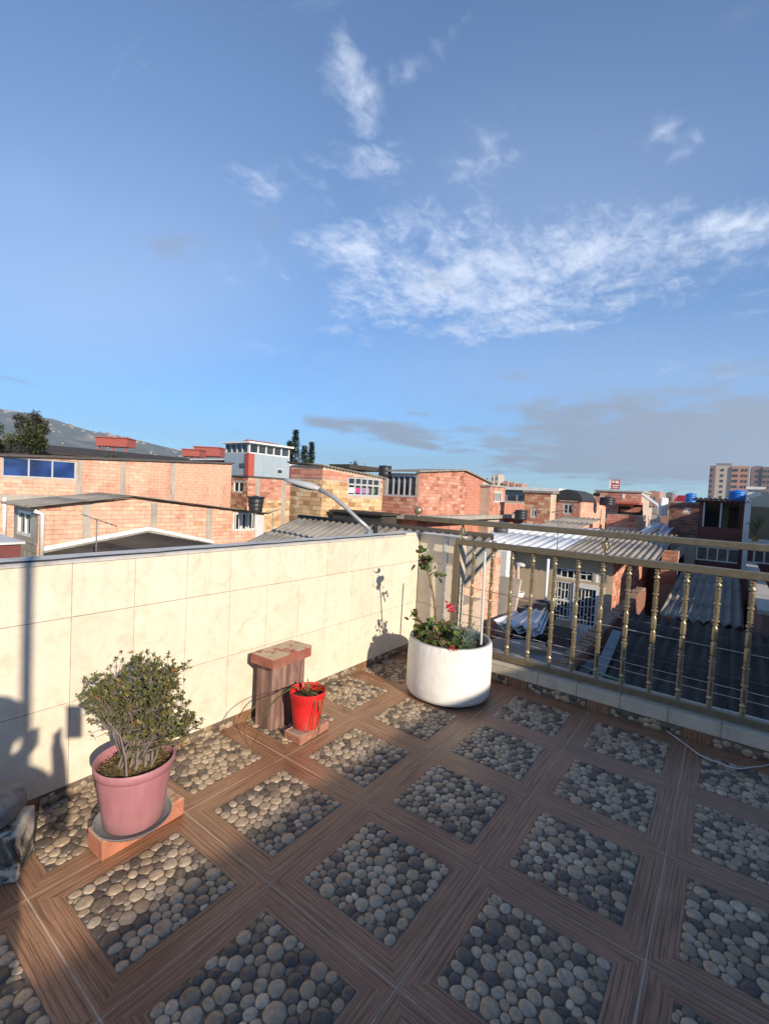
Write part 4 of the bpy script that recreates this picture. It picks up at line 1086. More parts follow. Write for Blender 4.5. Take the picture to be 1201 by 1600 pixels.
for (x0, y0, x1, y1) in ((375, 724, 378, 731), (379, 723.5, 382, 731)):
    a = h.lrect(x0, y0, x1, y1); mb = MB(); h.L.box(mb, a[0], a[1], .022, .05, a[2], a[3]); mb.build('window', m_glass, h.root)
a = h.rrect(431, 732, 441, 741.5); mb = MB(); h.R.box(mb, a[0], a[1], .022, .05, a[2], a[3]); w_ = mb.build('window', m_frame_grey, h.root); mb = MB(); h.R.box(mb, a[0]+.08, a[1]-.08, .051, .06, a[2]+.08, a[3]-.08); mb.build('pane', m_glass, w_)
window(h.root, Face((0, 0), (0, 1)), 0, h.wr-.25, z1+.004, z2, 5, 1, m_white, m_glass, .06, 'attic_glazing', .14)
window(h.root, Face((-h.wl-.1, 0), (1, 0)), 0, h.wl+.1-.14, z1+.004, z2, 4, 1, m_frame_grey, m_glass, .06, 'attic_glazing', .14)
MB().box(-h.wl-.2, .2, -.2, h.wr-.1, z2+.002, z2+.09).build('roof', m_white, h.root)
mb = MB(); mb.prism([(-h.wl, z2+.092), (.0, z2+.092), (-h.wl/2, z2+.3)], 'y', .6, h.wr-.6); mb.build('roof_tiles', m_redpaint, h.root)

# ---- yellow and red brick house with the laundry window
h = House('yellow_brick_house', 'patchy yellow brick house with laundry hanging behind its window', 505, 727, 16.5, pxl=455, pxr=598, pyr=745)
zt = h.zt; pr = [(0, zt), (h.wr, h.r(598, 747)[1])]
win = h.rrect(543.5, 737, 594, 775.5); win = (win[0], win[1], win[2], top_at(pr, win[1])-.06)
wall(h.root, h.R, pr, 0, m_mortar, [win]); wall(h.root, h.L, [(0, zt), (h.wl, zt)], 0, m_mortar); h.back(m_mortar, pr[1][1]-.1)
zsplit = h.r(505, 749)[1]
for F, n, a1 in ((h.R, 11, h.wr), (h.L, 21, h.wl)):
    p = pr if F is h.R else [(0, zt), (h.wl, zt)]
    h.br.lay(F, 0, a1, zsplit-2.2, [(0, zsplit), (a1, zsplit)], BR_YELLOW, .36, .155, [win] if F is h.R else [], [], n, missing=.01)
    h.br.lay(F, 0, a1, zsplit+.02, [(q[0], q[1]-.12) for q in p], BR_RED, .36, .155, [win] if F is h.R else [], [], n+1)
h.br.finish()
zr = win[2]+(win[3]-win[2])*.60
ww = window(h.root, h.R, *win, 5, 1, m_frame_grey, None, .07, rows=[win[2]+.07, zr, win[3]-.07])
cl = [plain('pink_cloth', (.52, .07, .25), .8), plain('lilac_cloth', (.36, .25, .42), .8), m_white, plain('green_cloth', (.10, .2, .08), .8)]
lay = thing('hanging_laundry', 'pink, lilac and white clothes hanging in the yellow brick house window', 'laundry', h.root.location)
for k, (fa, m_) in enumerate(((.05, 2), (.24, 0), (.42, 1), (.53, 1), (.72, 3))):
    aw = (win[1]-win[0]); a0_ = win[0]+aw*fa
    mb = MB(); n = 6; vs = []
    for q in range(n+1):
        x = a0_+aw*.15*q/n; vs += [h.R.pt(x, -.045+.012*math.sin(q*2.1), win[2]+.12), h.R.pt(x, -.045, zr-.12)]
    mb.add(vs, [(2*q, 2*q+2, 2*q+3, 2*q+1) for q in range(n)]).build('garment', cl[m_], lay, True)
corrugated((.12, -.15, zt-.0), (.12, h.wr+.2, pr[1][1]), (-h.wl-.1, -.15, zt+.1), (-h.wl-.1, h.wr+.2, pr[1][1]+.1), .18, .025, m_asb, h.root, 1, 3)
mb = MB(); h.R.box(mb, -.02, h.wr, .0, .03, 0, 0); 
# low shed to its right, its dark colour standing in for shade there
h2 = House('low_shed', 'low grey walled shed tucked under the yellow brick house', 596, 806, 15.3, pxl=520, pxr=620, pyl=800, cat='shed')
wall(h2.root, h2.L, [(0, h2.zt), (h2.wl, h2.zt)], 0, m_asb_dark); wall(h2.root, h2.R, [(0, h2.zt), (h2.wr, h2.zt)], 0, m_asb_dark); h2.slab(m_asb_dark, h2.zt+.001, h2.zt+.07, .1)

# ---- grey workshop roof behind it
h = House('grey_workshop', 'grey roofed workshop with a row of small windows behind the yellow house', 545, 733, 30., pxl=524, pxr=590, pyr=750)
wall(h.root, h.R, [(0, h.zt), (h.wr, h.zt-.2)], 0, m_concrete2); wall(h.root, h.L, [(0, h.zt), (h.wl, h.zt)], 0, m_tan); h.slab(m_asb_dark, h.zt+.02, h.zt+.3, .3)
for k in range(7):
    mb = MB(); h.R.box(mb, .8+k*2, 2.1+k*2, .01, .06, h.zt-1.1, h.zt-.35); mb.build('window', m_greywhite if k % 2 else m_glass, h.root)

# ---- red brick house with glazed bay and shallow gable
h = House('red_brick_house', 'red brick house with glazed roof bay and shallow gable', 655, 738, 19.5, pxl=597, pxr=822, pyr=790)
zt = h.zt; zp = h.l(630, 776)[1]; zl = h.r(790, 786)[1]
ga = h.r(672, 741); gb = h.r(724, 736); gc = h.r(752, 750); gw = h.rrect(753, 752, 765, 785)
pr = [(0, zt), gb, (h.r(767, 758)[0], h.r(767, 757)[1]), (h.r(767.5, 758)[0], zl), (h.wr, zl)]
wl_ = h.lrect(604, 739, 672, 776); wl_ = (wl_[0], h.wl-.1, zp, zt-.12)
gw = (gw[0], gw[1], gw[2], gw[3]-.1)
wall(h.root, h.R, pr, 0, m_mortar, [gw]); wall(h.root, h.L, [(0, zt-.05), (h.wl, zt-.05)], 0, m_mortar, [wl_]); h.back(m_mortar, zp)
h.br.lay(h.R, 0, h.wr, zp-1.9, pr, BR_RED, .345, .15, [gw], [], 31)
h.br.lay(h.L, 0, h.wl, zp-1.4, [(0, zp), (h.wl, zp)], BR_RED, .345, .15, [], [], 32); h.br.finish()
ww = window(h.root, h.L, *wl_, 5, 1, m_frame_grey, m_glass, .07, 'roof_bay'); window(h.root, h.R, *gw, 1, 1, m_frame_grey, m_glass, .08)
gy = gb[0]
mb = MB(); xw = -h.wl-.15
for (ya, za_), (yb, zb_) in (((-.2, zt), (gy, gb[1]+.02)), ((gy, gb[1]+.02), (pr[2][0]+.1, pr[2][1]+.02))):
    mb.add([(xw, ya, za_), (.15, ya, za_), (.15, yb, zb_), (xw, yb, zb_), (xw, ya, za_+.07), (.15, ya, za_+.07), (.15, yb, zb_+.07), (xw, yb, zb_+.07)], [(3, 2, 1, 0), (4, 5, 6, 7), (0, 1, 5, 4), (1, 2, 6, 5), (2, 3, 7, 6), (3, 0, 4, 7)])
mb.build('roof', m_asb, h.root)
mb = MB(); zz = h.r(700, 806)[1]; h.R.box(mb, -.4, h.wr+.4, .02, .75, zz-.14, zz+.05); h.L.box(mb, 0, h.wl-.01, .02, .5, zz-.13, zz+.049); mb.build('ledge', m_concrete, h.root)
mb = MB(); h.R.box(mb, h.wr-3.2, h.wr, -2.5, -.17, zl, zl+.01); mb.build('terrace_slab', m_concrete, h.root)
h3 = House('stair_hut', 'small brick stair hut with barred opening beyond the red gable', 766, 760, 24., pxl=745, pxr=789, pyr=762)
a = h3.rrect(771, 769, 784, 785)
wall(h3.root, h3.R, [(0, h3.zt), (h3.wr, h3.zt)], 0, m_mortar, [a]); wall(h3.root, h3.L, [(0, h3.zt), (h3.wl, h3.zt)], 0, m_mortar); h3.br.lay(h3.R, 0, h3.wr, h3.zt-1.6, [(0, h3.zt), (h3.wr, h3.zt)], BR_RED, .36, .16, [a], [], 4); h3.br.finish()
window(h3.root, h3.R, *a, 4, 1, m_white, m_glass, .05); h3.slab(m_concrete, h3.zt+.001, h3.zt+.09, .08); h3.back(m_mortar)
def tank(name, label, base, r, hgt, m, ribs=4, domed=True, taper=1.):
    t_ = thing(name, label, 'water tank', base); pf = [(0, 0), (r*.96*taper, 0)]
    for k in range(ribs):
        z = hgt*(.06+.80*k/ribs); w_ = taper+(1-taper)*k/ribs; pf += [(r*w_, z), (r*w_, z+hgt*.8/ribs*.7), (r*.97*w_, z+hgt*.8/ribs*.85)]
    if domed: pf += [(r, hgt*.85), (r*.9, hgt*.93), (r*.5, hgt*1.0), (r*.25, hgt*1.01)]
    else: pf += [(r*1.04, hgt*.93), (r*1.04, hgt), (r*.3, hgt*1.02)]
    MB().lathe(pf, 24).build('body', m, t_, True, sharp=50)
    MB().lathe([(r*.30, 0), (r*.30, hgt*.06), (0, hgt*.07)], 16).build('lid', m, t_, True, sharp=40).location.z = hgt*1.0
    return t_
tank('water_tank', 'black tapered water tank on the house wall behind the gabled roof', at(399, 800, 15.)-Vector((0, 0, .0)), .27, .50, m_black, 3, False, .8)
bx_ = at(601, 744, 20.5)
o = tank('water_tank', 'black square lidded tank beside the glazed roof bay', bx_-Vector((0, 0, 0)), .28, .45, m_black, 2, False)
o = tank('water_tank', 'dark grey drum standing on the white metal roof', at(782, 832, 9.6), .15, .21, plain('drum_grey', (.09, .095, .1), .5), 2, False)
o = tank('water_tank', 'black ribbed tank on the ledge beyond the red brick house', at(813, 812, 17.5), .23, .36, m_black, 3, False)

# ------------------------------------------------------------------ yard house beyond the railing
h = House('yard_house', 'tan rendered yard house with white door and barred windows', 958, 884, 13., pxl=768, pyl=850, wr=10.)
zt = h.zt; RY = h.c.y
t1 = h.lrect(867, 889, 897, 902); t2 = h.lrect(903, 894, 951, 911); wn = h.lrect(866, 904, 890, 969); dr = h.lrect(892, 907, 951, 1018)
t1 = (wn[0], wn[1]+.55, t2[2]+.02, t2[3]); wn = (wn[0], wn[1], wn[2], t1[2]-.09); dr = (wn[1]+.04, h.wl-.18, dr[2], t2[2]-.06); t2 = (t1[1]+.08, h.wl-.12, t1[2], t1[3])
wall(h.root, h.L, [(0, zt+.1), (h.wl, zt+.1)], 0, m_tan, [t1, t2, wn, dr]); wall(h.root, h.R, [(0, zt+.1), (h.wr, zt+.75)], 0, m_mortar); h.back(m_mortar, zt)
h.br.lay(h.R, 0, h.wr, zt-2.6, [(0, zt+.1), (h.wr, zt+.75)], BR_RED, .33, .14, [], [], 77); h.br.finish()
def grille(F, a0, a1, z0, z1, nx, m, name='grille'):
    mb = MB(); r_ = random.Random(int(a0*100)); o0, o1 = -.045, -.03
    for k in range(nx+1):
        x = a0+(a1-a0)*k/nx; F.box(mb, x-.013, x+.013, o0, o1, z0, z1)
    for k in range(nx):
        z = z0+r_.uniform(.05, .25); x = a0+(a1-a0)*k/nx
        while z < z1: F.box(mb, x+.013, x+(a1-a0)/nx-.013, o0+.002, o1-.002, z-.012, z+.012); z += r_.uniform(.18, .34)
    return mb.build(name, m, h.root)
for q, n in ((t1, 6), (t2, 9)): window(h.root, h.L, *q, 1, 1, m_white, m_glass, .03, 'transom', .12); grille(h.L, *q, n, m_white)
window(h.root, h.L, *wn, 1, 2, m_white, m_glass, .05, 'window', .12); grille(h.L, *wn, 5, m_white)
d0, d1, dz0, dz1 = dr; dm = dz0+(dz1-dz0)*.38
mb = MB(); h.L.box(mb, d0, d0+.12, -.1, .02, dz0, dz1); h.L.box(mb, d1-.22, d1, -.1, .02, dz0, dz1); h.L.box(mb, d0+.121, d1-.221, -.1, .018, dz1-.14, dz1); h.L.box(mb, d0+.121, d1-.221, -.1, .01, dz0, dm); dd = mb.build('door', m_white, h.root)
for k in range(6): mb = MB(); x = d0+.16+(d1-d0-.44)*k/6; h.L.box(mb, x, x+.05, .011, .025, dz0+.1, dm-.1); mb.build('door_rib', m_white, dd)
mb = MB(); h.L.box(mb, d0+.122, d1-.222, -.09, -.08, dm+.001, dz1-.141); mb.build('door_pane', m_glass, dd); grille(h.L, d0+.122, d1-.222, dm+.002, dz1-.142, 5, m_white)
mb = MB(); h.L.box(mb, 0, h.wl-.02, .001, .02, dz0, dz0+.55); mb.build('dark_plinth', plain('grey_plinth', (.2, .17, .14), .9, .2), h.root)
lx = h.l(815, 882); mb = MB(); p = h.L.pt(lx[0], .0, lx[1]); mb.sphere(p+Vector((0, -.16, 0)), .13, 14, 8, (1.3, 1, .62)); mb.build('wall_light', m_greywhite, h.root, True)
# its roof: white zinc on the left, grey fibre cement on the right
xe0, xe1, xm = ony(719, 838, RY-.4).x-h.c.x, ony(1024, 870, RY-.4).x-h.c.x, ony(872, 850, RY-.4).x-h.c.x
ze = zt+.16; ry = 5.4; zr_ = zt+.70
corrugated((xe0, -.4, ze), (xm, -.4, ze), (xe0, ry, zr_), (xm, ry, zr_), .30, .03, m_zinc, h.root, 2, 4, 'zinc_sheet')
corrugated((xm, -.45, ze+.02), (xe1, -.45, ze+.02), (xm, ry, zr_+.02), (xe1, ry, zr_+.02), .177, .03, m_asb, h.root, 2, 3)
corrugated((xe0, 10.2, ze), (xe1, 10.2, ze), (xe0, ry, zr_), (xe1, ry, zr_), .3, .03, m_asb, h.root, 1, 2)
# yard floor
YF = dz0+G-.02
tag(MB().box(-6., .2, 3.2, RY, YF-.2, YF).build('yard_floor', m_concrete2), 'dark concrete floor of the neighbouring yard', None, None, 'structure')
# lean-to roof with its brick wall on the left of the yard
A = at(717, 930, 8.); Bp = onx(781, 860, A.x)
lt = thing('yard_lean_to', 'steep grey corrugated lean-to roof over a brick wall beside the yard', 'lean-to', (A.x, A.y, YF))
sl_ = (Bp.z-A.z)/(Bp.y-A.y); Ly = Bp.y-A.y+.3; z0_ = A.z-YF
corrugated((-2.6, -.8, z0_-.8*sl_), (0, -.8, z0_-.8*sl_), (-2.6, Ly, z0_+Ly*sl_), (0, Ly, z0_+Ly*sl_), .26, .045, m_asb, lt, 2, 3)
F_ = Face((-.12, 0), (0, 1)); wall(lt, F_, [(-.5, z0_-.5*sl_-.12), (Ly, z0_+Ly*sl_-.12)], 0, m_mortar)
bq = Bricks(lt); bq.lay(F_, .4, Ly, z0_-1.2, [(-.5, z0_-.5*sl_-.12), (Ly, z0_+Ly*sl_-.12)], BR_SALMON, .33, .14, [], [], 5); bq.finish()
mb = MB(); F_.box(mb, -.5, .38, .002, .03, 0, z0_-.35); mb.build('green_panel', plain('pale_green_paint', (.32, .40, .32), .8), lt)
# things in the yard
def stand(px, py, d): p = at(px, py, d); return p
p = stand(786, 905, 11.2)
o = bevel_box(.22, .22, 1.4, .02, 2, m_white, 'white_post'); ob = bpy.data.objects.new('white_post', o); ob.location = (p.x, p.y, p.z); link(ob); tag(ob, 'short square white post standing against the tan yard house wall', 'post')
pb = stand(778, 945, 10.)
ob = bpy.data.objects.new('leaning_board', bevel_box(.85, .05, 1.25, .004, 1, plain('grey_board', (.52, .47, .40), .85, .2, 5), 'leaning_board')); ob.location = pb; ob.rotation_euler = (rad(-14), 0, rad(-8)); link(ob); tag(ob, 'pale grey wooden board leaning upright in the yard', 'board')
for k, (px, lab) in enumerate(((803, 'pinkish pipe bundle standing beside the wall light'), (811, 'paler thin pipe standing next to the pinkish pipe bundle'))):
    p = at(px, 935, 11.6); q = at(px-2, 884, 11.6)
    ob = MB().tube([Vector((0, 0, -.9)), q-p], .05 if k == 0 else .04, 8).build('pipe', plain('pink_pipe%d' % k, (.40, .25, .2) if k == 0 else (.5, .38, .32), .7), None, True, loc=p); tag(ob, lab, 'pipe')
tb = thing('wash_trough', 'brown concrete wash trough with a white basin in the yard', 'trough', (at(820, 960, 10.8).x, at(820, 960, 10.8).y, YF))
zt_ = at(820, 936, 10.8).z-YF
MB().box(-.65, .5, -.25, .3, 0, zt_).build('body', plain('brown_plaster', (.30, .22, .17), .9, .25, 4), tb)
MB().lathe([(.05, .0), (.16, .04), (.19, .16), (.17, .16), (.14, .06), (0, .03)], 18, (-.2, -.12)).build('basin', m_white, tb, True).location.z = zt_
tr = thing('tyre_coil', 'coil of dark and white hose hanging by the trough', 'hose', at(846, 958, 10.6))
for k in range(4): MB().tube([(.30*math.cos(a*.4)*(1-.05*k), .05*k, .28*math.sin(a*.4)*(1-.04*k)) for a in range(17)], .03, 6).build('loop', (m_black, m_greywhite)[k % 2], tr, True)
ds = at(852, 925, 11.2)
ob = MB().tube([(0, 0, -.9), at(856, 880, 11.2)-ds+Vector((0, 0, .1))], .035, 6).build('broom_pole', m_white, None, True, loc=ds); tag(ob, 'thin white pole leaning beside the barred window', 'pole')
# pile of white corrugated offcuts on a bench
c0, c1, c2, c3 = at(770, 972, 8.3), at(838, 985, 8.3), at(806, 958, 9.6), at(852, 952, 9.8)
pl_ = thing('sheet_pile', 'pale corrugated sheets piled on trestles in the yard', 'roof sheets', (c0.x, c0.y, YF))
for k in range(3):
    o_ = Vector((.04*k, .03*k, -.05*k)); o0 = Vector((c0.x, c0.y, YF))
    corrugated(c0-o0+o_, c1-o0+o_, c2-o0+o_*2, c3-o0+o_, .26, .04, m_zinc, pl_, 1, 1, 'sheet')
for k in (.2, .8):
    q = (c0-o0).lerp(c1-o0, k)+Vector((.1, .35, 0)); MB().box(q.x-.05, q.x+.05, q.y-.05, q.y+.7, 0, q.z-.2).build('trestle', m_dark, pl_)
bk = thing('bucket', 'pale grey plastic bucket under the piled sheets', 'bucket', at(808, 1030, 7.2))
MB().lathe([(0, 0), (.115, 0), (.15, .25), (.155, .26), (.15, .265), (.11, .02), (0, .015)], 22).build('body', plain('pale_bucket', (.50, .52, .52), .5, .1), bk, True, sharp=50)
MB().tube([(.15*math.cos(a), .0, .24+.1*math.sin(a)) for a in [math.pi*k/10 for k in range(11)]], .005, 5).build('handle', m_steel, bk, True)
ob = bpy.data.objects.new('cardboard_box', bevel_box(.55, .4, .22, .005, 1, plain('cardboard', (.34, .26, .17), .9, .15), 'cardboard_box')); ob.location = at(826, 1018, 7.7); ob.rotation_euler = (0, 0, rad(25)); link(ob); tag(ob, 'flattened brown cardboard box beside the grey bucket', 'box')
bs = thing('work_bench', 'dark cluttered bench carrying the bucket and box in the yard', 'bench', (at(808, 1030, 7.2).x, at(808, 1030, 7.2).y, YF))
zb_ = at(808, 1030, 7.2).z-YF
MB().box(-.7, 1., -.35, .9, zb_-.06, zb_-.002).build('top', m_concrete2, bs)
for x_, y_ in ((-.6, -.25), (.9, -.25), (-.6, .8), (.9, .8)): MB().box(x_-.04, x_+.04, y_-.04, y_+.04, 0, zb_-.061).build('leg', m_dark, bs)
hp = [at(*q) for q in ((828, 1000, 8.3), (850, 1018, 7.8), (880, 1032, 7.3), (905, 1040, 6.9), (935, 1052, 6.4), (975, 1066, 6.0))]
ob = MB().tube([a-hp[0] for a in hp], .018, 6).build('green_hose', plain('green_hose', (.16, .30, .24), .5), None, True, loc=hp[0]); tag(ob, 'pale green hose stretched across the yard wall', 'hose')
# brick yard parapet on the right of the yard
TX = .27; ta, tb_ = onx(884, 1046, TX), onx(962, 955, TX)
yw = thing('yard_parapet', 'low red brick yard wall with crumbling mortar top', 'wall', (TX, ta.y, YF))
F_ = Face((0, 0), (0, 1)); Lw = RY-.3-ta.y; pw = [(0, ta.z-YF), (Lw, ta.z-YF+.12)]
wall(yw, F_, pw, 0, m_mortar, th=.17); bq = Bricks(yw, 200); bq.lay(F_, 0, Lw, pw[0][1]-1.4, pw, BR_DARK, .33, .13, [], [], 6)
FL = Face((-.17, 0), (1, 0)); bq.lay(FL, 0, .17, pw[0][1]-1., [(0, pw[0][1]), (.17, pw[0][1])], BR_RED, .2, .13, [], [], 7); bq.finish()
FLx = Face((-.17, Lw), (0, -1)); 
mb = MB(); r5 = random.Random(3); y_ = .0
while y_ < Lw-.2: st_ = r5.uniform(.05, .17); mb.box(-.17+r5.uniform(-.02, .02), r5.uniform(-.02, .02), y_, y_+st_-.004, pw[0][1]-.01, pw[0][1]+r5.uniform(.0, .06)+.12*y_/Lw); y_ += st_
mb.build('mortar_top', plain('crumbled_mortar', (.30, .20, .14), .95, .4, 9), yw)
ob = bpy.data.objects.new('blue_plank', bevel_box(.15, 2.0, .03, .004, 1, plain('blue_grey_board', (.19, .21, .22), .8, .2, 5), 'blue_plank')); ob.location = at(950, 1018, 7.4); ob.rotation_euler = (rad(6), rad(8), rad(4)); link(ob); tag(ob, 'blue grey plank lying on the shaded roof beside the yard wall', 'plank')

# shaded roofs on the right, going away in steps
def roof_thing(name, label, x0, x1, y0, y1, z0, z1, m, pitch=.2, nr=2, nc=3, wallm=None, amp=.03):
    t_ = thing(name, label, 'roof', (x0, y0, G))
    corrugated((0, 0, z0-G), (x1-x0, 0, z0-G), (0, y1-y0, z1-G), (x1-x0, y1-y0, z1-G), pitch, amp, m, t_, nr, nc)
    MB().box(.1, x1-x0-.1, .15, y1-y0-.1, 0, min(z0, z1)-G-.12).build('wall', wallm or m_mortar, t_); return t_
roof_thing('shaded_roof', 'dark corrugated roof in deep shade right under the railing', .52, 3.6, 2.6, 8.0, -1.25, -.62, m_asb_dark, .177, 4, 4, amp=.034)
roof_thing('striped_roof', 'grey corrugated roof with sunlit far rows beyond the shaded roof', .75, 2.35, 10.3, 17.0, -1.06, -.62, m_asb, .19, 4, 2, amp=.045)
ob = thing('party_wall', 'plain purplish party wall closing the shaded roofs', 'wall', (2.5, 8.2, G)); MB().box(0, .2, 0, 9.6, 0, 5.7).build('wall', plain('purple_render', (.19, .13, .12), .9, .2), ob); MB().box(-.05, .25, -.03, 9.7, 5.701, 5.78).build('coping', m_concrete, ob)
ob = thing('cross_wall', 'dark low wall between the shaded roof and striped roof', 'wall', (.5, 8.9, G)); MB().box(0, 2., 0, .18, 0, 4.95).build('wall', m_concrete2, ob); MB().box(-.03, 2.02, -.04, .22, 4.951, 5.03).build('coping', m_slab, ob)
t_ = roof_thing('blue_zinc_roof', 'bluish zinc roof between the grey roof and brick houses', at(990, 838, 19).x, at(1041, 838, 19).x, at(1000, 838, 19).y, at(1000, 816, 24).y, at(1000, 838, 19).z, at(1000, 815, 24).z, m_bluezinc, .35, 2, 2, BR_DARK)
t_ = roof_thing('grey_flat_roof', 'small grey corrugated roof in front of the brick house window', at(828, 822, 18).x, at(905, 822, 18).x, at(860, 826, 18).y, at(880, 808, 22).y, at(860, 825, 18).z, at(860, 806, 22).z, m_asb, .2, 2, 2, BR_RED)
h = House('patio_wall', 'low brick patio wall with debris beyond the grey roof', 1060, 862, 16.5, pxl=1034, pyl=858, wr=3, cat='wall')
wall(h.root, h.L, [(0, h.zt), (h.wl, h.zt)], 0, m_mortar); h.br.lay(h.L, 0, h.wl, h.zt-1.2, [(0, h.zt), (h.wl, h.zt)], BR_RED, .33, .14, [], [], 3); wall(h.root, h.R, [(0, h.zt), (h.wr, h.zt)], 0, m_mortar); h.br.finish(); MB().box(-h.wl, 0, .17, 2.8, 0, h.zt-.3).build('patio_slab', m_greywhite, h.root)

# ------------------------------------------------------------------ houses further right
h = House('brick_house', 'brown brick house with one small grey window under a pale roof', 861, 771, 23., pxl=820, pxr=869, pyr=773)
a = h.lrect(829, 796, 838, 808)
wall(h.root, h.L, [(0, h.zt), (h.wl, h.zt)], 0, m_mortar, [a]); wall(h.root, h.R, [(0, h.zt), (h.wr, h.zt)], 0, plain('cream_render', (.55, .44, .32), .9)); h.back(m_mortar)
h.br.lay(h.L, 0, h.wl, h.zt-2.0, [(0, h.zt), (h.wl, h.zt)], BR_MIX, .34, .14, [a], [], 3); h.br.finish(); window(h.root, h.L, *a, 2, 1, m_greywhite, m_glass, .06); h.slab(m_asb, h.zt+.001, h.zt+.1, .1)
h = House('white_hall', 'long low hall with white roof edge behind the brick houses', 868, 768, 42., pxl=788, wr=10, pyl=765, cat='hall')
wall(h.root, h.L, [(0, h.zt), (h.wl, h.zt)], 0, plain('grey_wall', (.28, .28, .28), .8)); wall(h.root, h.R, [(0, h.zt), (h.wr, h.zt)], 0, m_tan); h.slab(m_white, h.zt+.001, h.zt+.28, .4)
for k in range(5): mb = MB(); h.L.box(mb, .5+k*1., 1.2+k*1., .005, .05, h.zt-1.3, h.zt-.5); mb.build('window', m_glass, h.root)
h = House('domed_house', 'red brick house with black vaulted roof and dark window', 907, 784, 25., pxl=866, pxr=946, pyr=790)
a = h.lrect(880, 787, 894, 803); gr = [(0, h.zt), (h.r(915, 776)[0], h.r(915, 776)[1]), (h.wr, h.r(946, 792)[1])]
wall(h.root, h.L, [(0, h.zt), (h.wl, h.zt)], 0, m_mortar, [a]); wall(h.root, h.R, gr, 0, m_mortar); h.back(m_mortar, h.zt-.5)
h.br.lay(h.L, 0, h.wl, h.zt-1.6, [(0, h.zt), (h.wl, h.zt)], BR_RED, .36, .15, [a], [], 13); h.br.lay(h.R, 0, h.wr, h.zt-1.9, gr, BR_SALMON, .36, .15, [], [], 14); h.br.finish()
window(h.root, h.L, *a, 2, 1, m_frame_grey, m_glass, .07)
pts = [(-h.wl/2+(h.wl/2+.1)*math.cos(math.pi*k/14), h.zt+.02+.62*math.sin(math.pi*k/14)) for k in range(15)]
mb = MB(); mb.prism(pts, 'y', -.1, 3.); mb.build('vault_roof', plain('black_roofing', (.035, .035, .037), .7, .3), h.root, True, sharp=60)
tank('water_tank', 'small black tank beside the brick house with the red canopy', at(948, 790, 27), .42, .5, m_black, 3)
h = House('canopy_house', 'brick house with a rooftop billboard and dark red canopied terrace', 1003, 770, 30., pxl=930, pxr=1015, pyr=771)
wall(h.root, h.L, [(0, h.zt), (h.wl, h.zt)], 0, m_mortar); wall(h.root, h.R, [(0, h.zt), (h.wr, h.zt)], 0, m_mortar); h.br.lay(h.L, 0, h.wl, h.zt-1.3, [(0, h.zt), (h.wl, h.zt)], BR_RED, .4, .18, [], [], 3); h.br.finish(); h.slab(m_concrete, h.zt+.001, h.zt+.1, .1); h.back(m_mortar)
a = h.lrect(966, 788, 1003, 804); mb = MB(); h.L.box(mb, a[0]-.1, a[1], .02, 1.6, a[3], a[3]+.12); mb.build('canopy', m_redpaint, h.root); mb = MB(); h.L.box(mb, a[0], a[1], .002, .02, a[2], a[3]-.002); mb.build('opening_shade_panel', m_dark, h.root)  # flat dark panel on the solid wall imitates the shade of an opening
a = h.lrect(972, 772, 976, 779); mb = MB(); h.L.box(mb, a[0], a[1], .02, .05, a[2], a[3]); mb.build('window', m_white, h.root)
a = h.lrect(927, 770, 932, 775); mb = MB(); h.L.box(mb, a[0], a[1]+.2, .02, .05, a[2], a[3]); mb.build('window', m_dark, h.root)
h = House('terrace_parapet', 'brick terrace parapet with railing below, under the red canopy', 997, 806, 25., pxl=948, wr=3., pyl=803, cat='wall')
wall(h.root, h.L, [(0, h.zt), (h.wl, h.zt)], 0, m_mortar); wall(h.root, h.R, [(0, h.zt), (h.wr, h.zt)], 0, m_mortar); h.br.lay(h.L, 0, h.wl, h.zt-.65, [(0, h.zt), (h.wl, h.zt)], BR_RED, .36, .15, [], [], 4); h.br.finish(); MB().box(-h.wl+.0, -.17, .17, 3, 0, h.zt-.5).build('terrace_slab', m_concrete, h.root)
for k in range(9): mb = MB(); h.L.box(mb, .1+k*.12, .16+k*.12, .01, .04, h.zt-1.15, h.zt-.7); mb.build('bar', m_white, h.root)
bb = at(959, 766, 34.)
sg = thing('billboard', 'red and white rooftop billboard above the canopied brick house', 'billboard', bb)
MB().box(-.36, .36, -.04, .04, .08, .78).build('panel', plain('billboard_red', (.55, .08, .06), .6), sg)
for k, (x0, x1, z0, z1) in enumerate(((-.36, -.22, .1, .76), (-.16, .02, .55, .70), (.06, .28, .5, .7), (-.14, .3, .30, .38), (-.1, .25, .16, .22))): MB().box(x0, x1, -.055, -.041, z0, z1).build('white_mark', m_white, sg)
for x_ in (-.25, .25): MB().box(x_-.02, x_+.02, -.02, .02, -.5, .08).build('leg', m_steel, sg)
ch = thing('sloping_gutter', 'long white sloping chute beside the canopied brick house', 'chute', at(1003, 772, 27.)); e_ = at(1029, 791, 26.)-at(1003, 772, 27.)
MB().tube([(0, 0, 0), e_], .10, 4).build('trough', m_white, ch); MB().box(e_.x-.05, e_.x+.05, e_.y-.05, e_.y+.05, e_.z-2.2, e_.z-.05).build('prop', m_white, ch)
for k, (px, lab) in enumerate(((1032, 'white roof drum beside the brown brick gable'), (1037, 'second white roof drum, next to the brown brick gable'))): tank('roof_drum', lab, at(px, 806, 24.), .14, .9, m_white, 3, False)
h = House('brown_gable_house', 'tall brown brick house wall with one tiny window, half in shade', 1092, 787, 21., pxl=1046, wr=4, pyl=785)
a = h.lrect(1069, 793, 1077.5, 800)
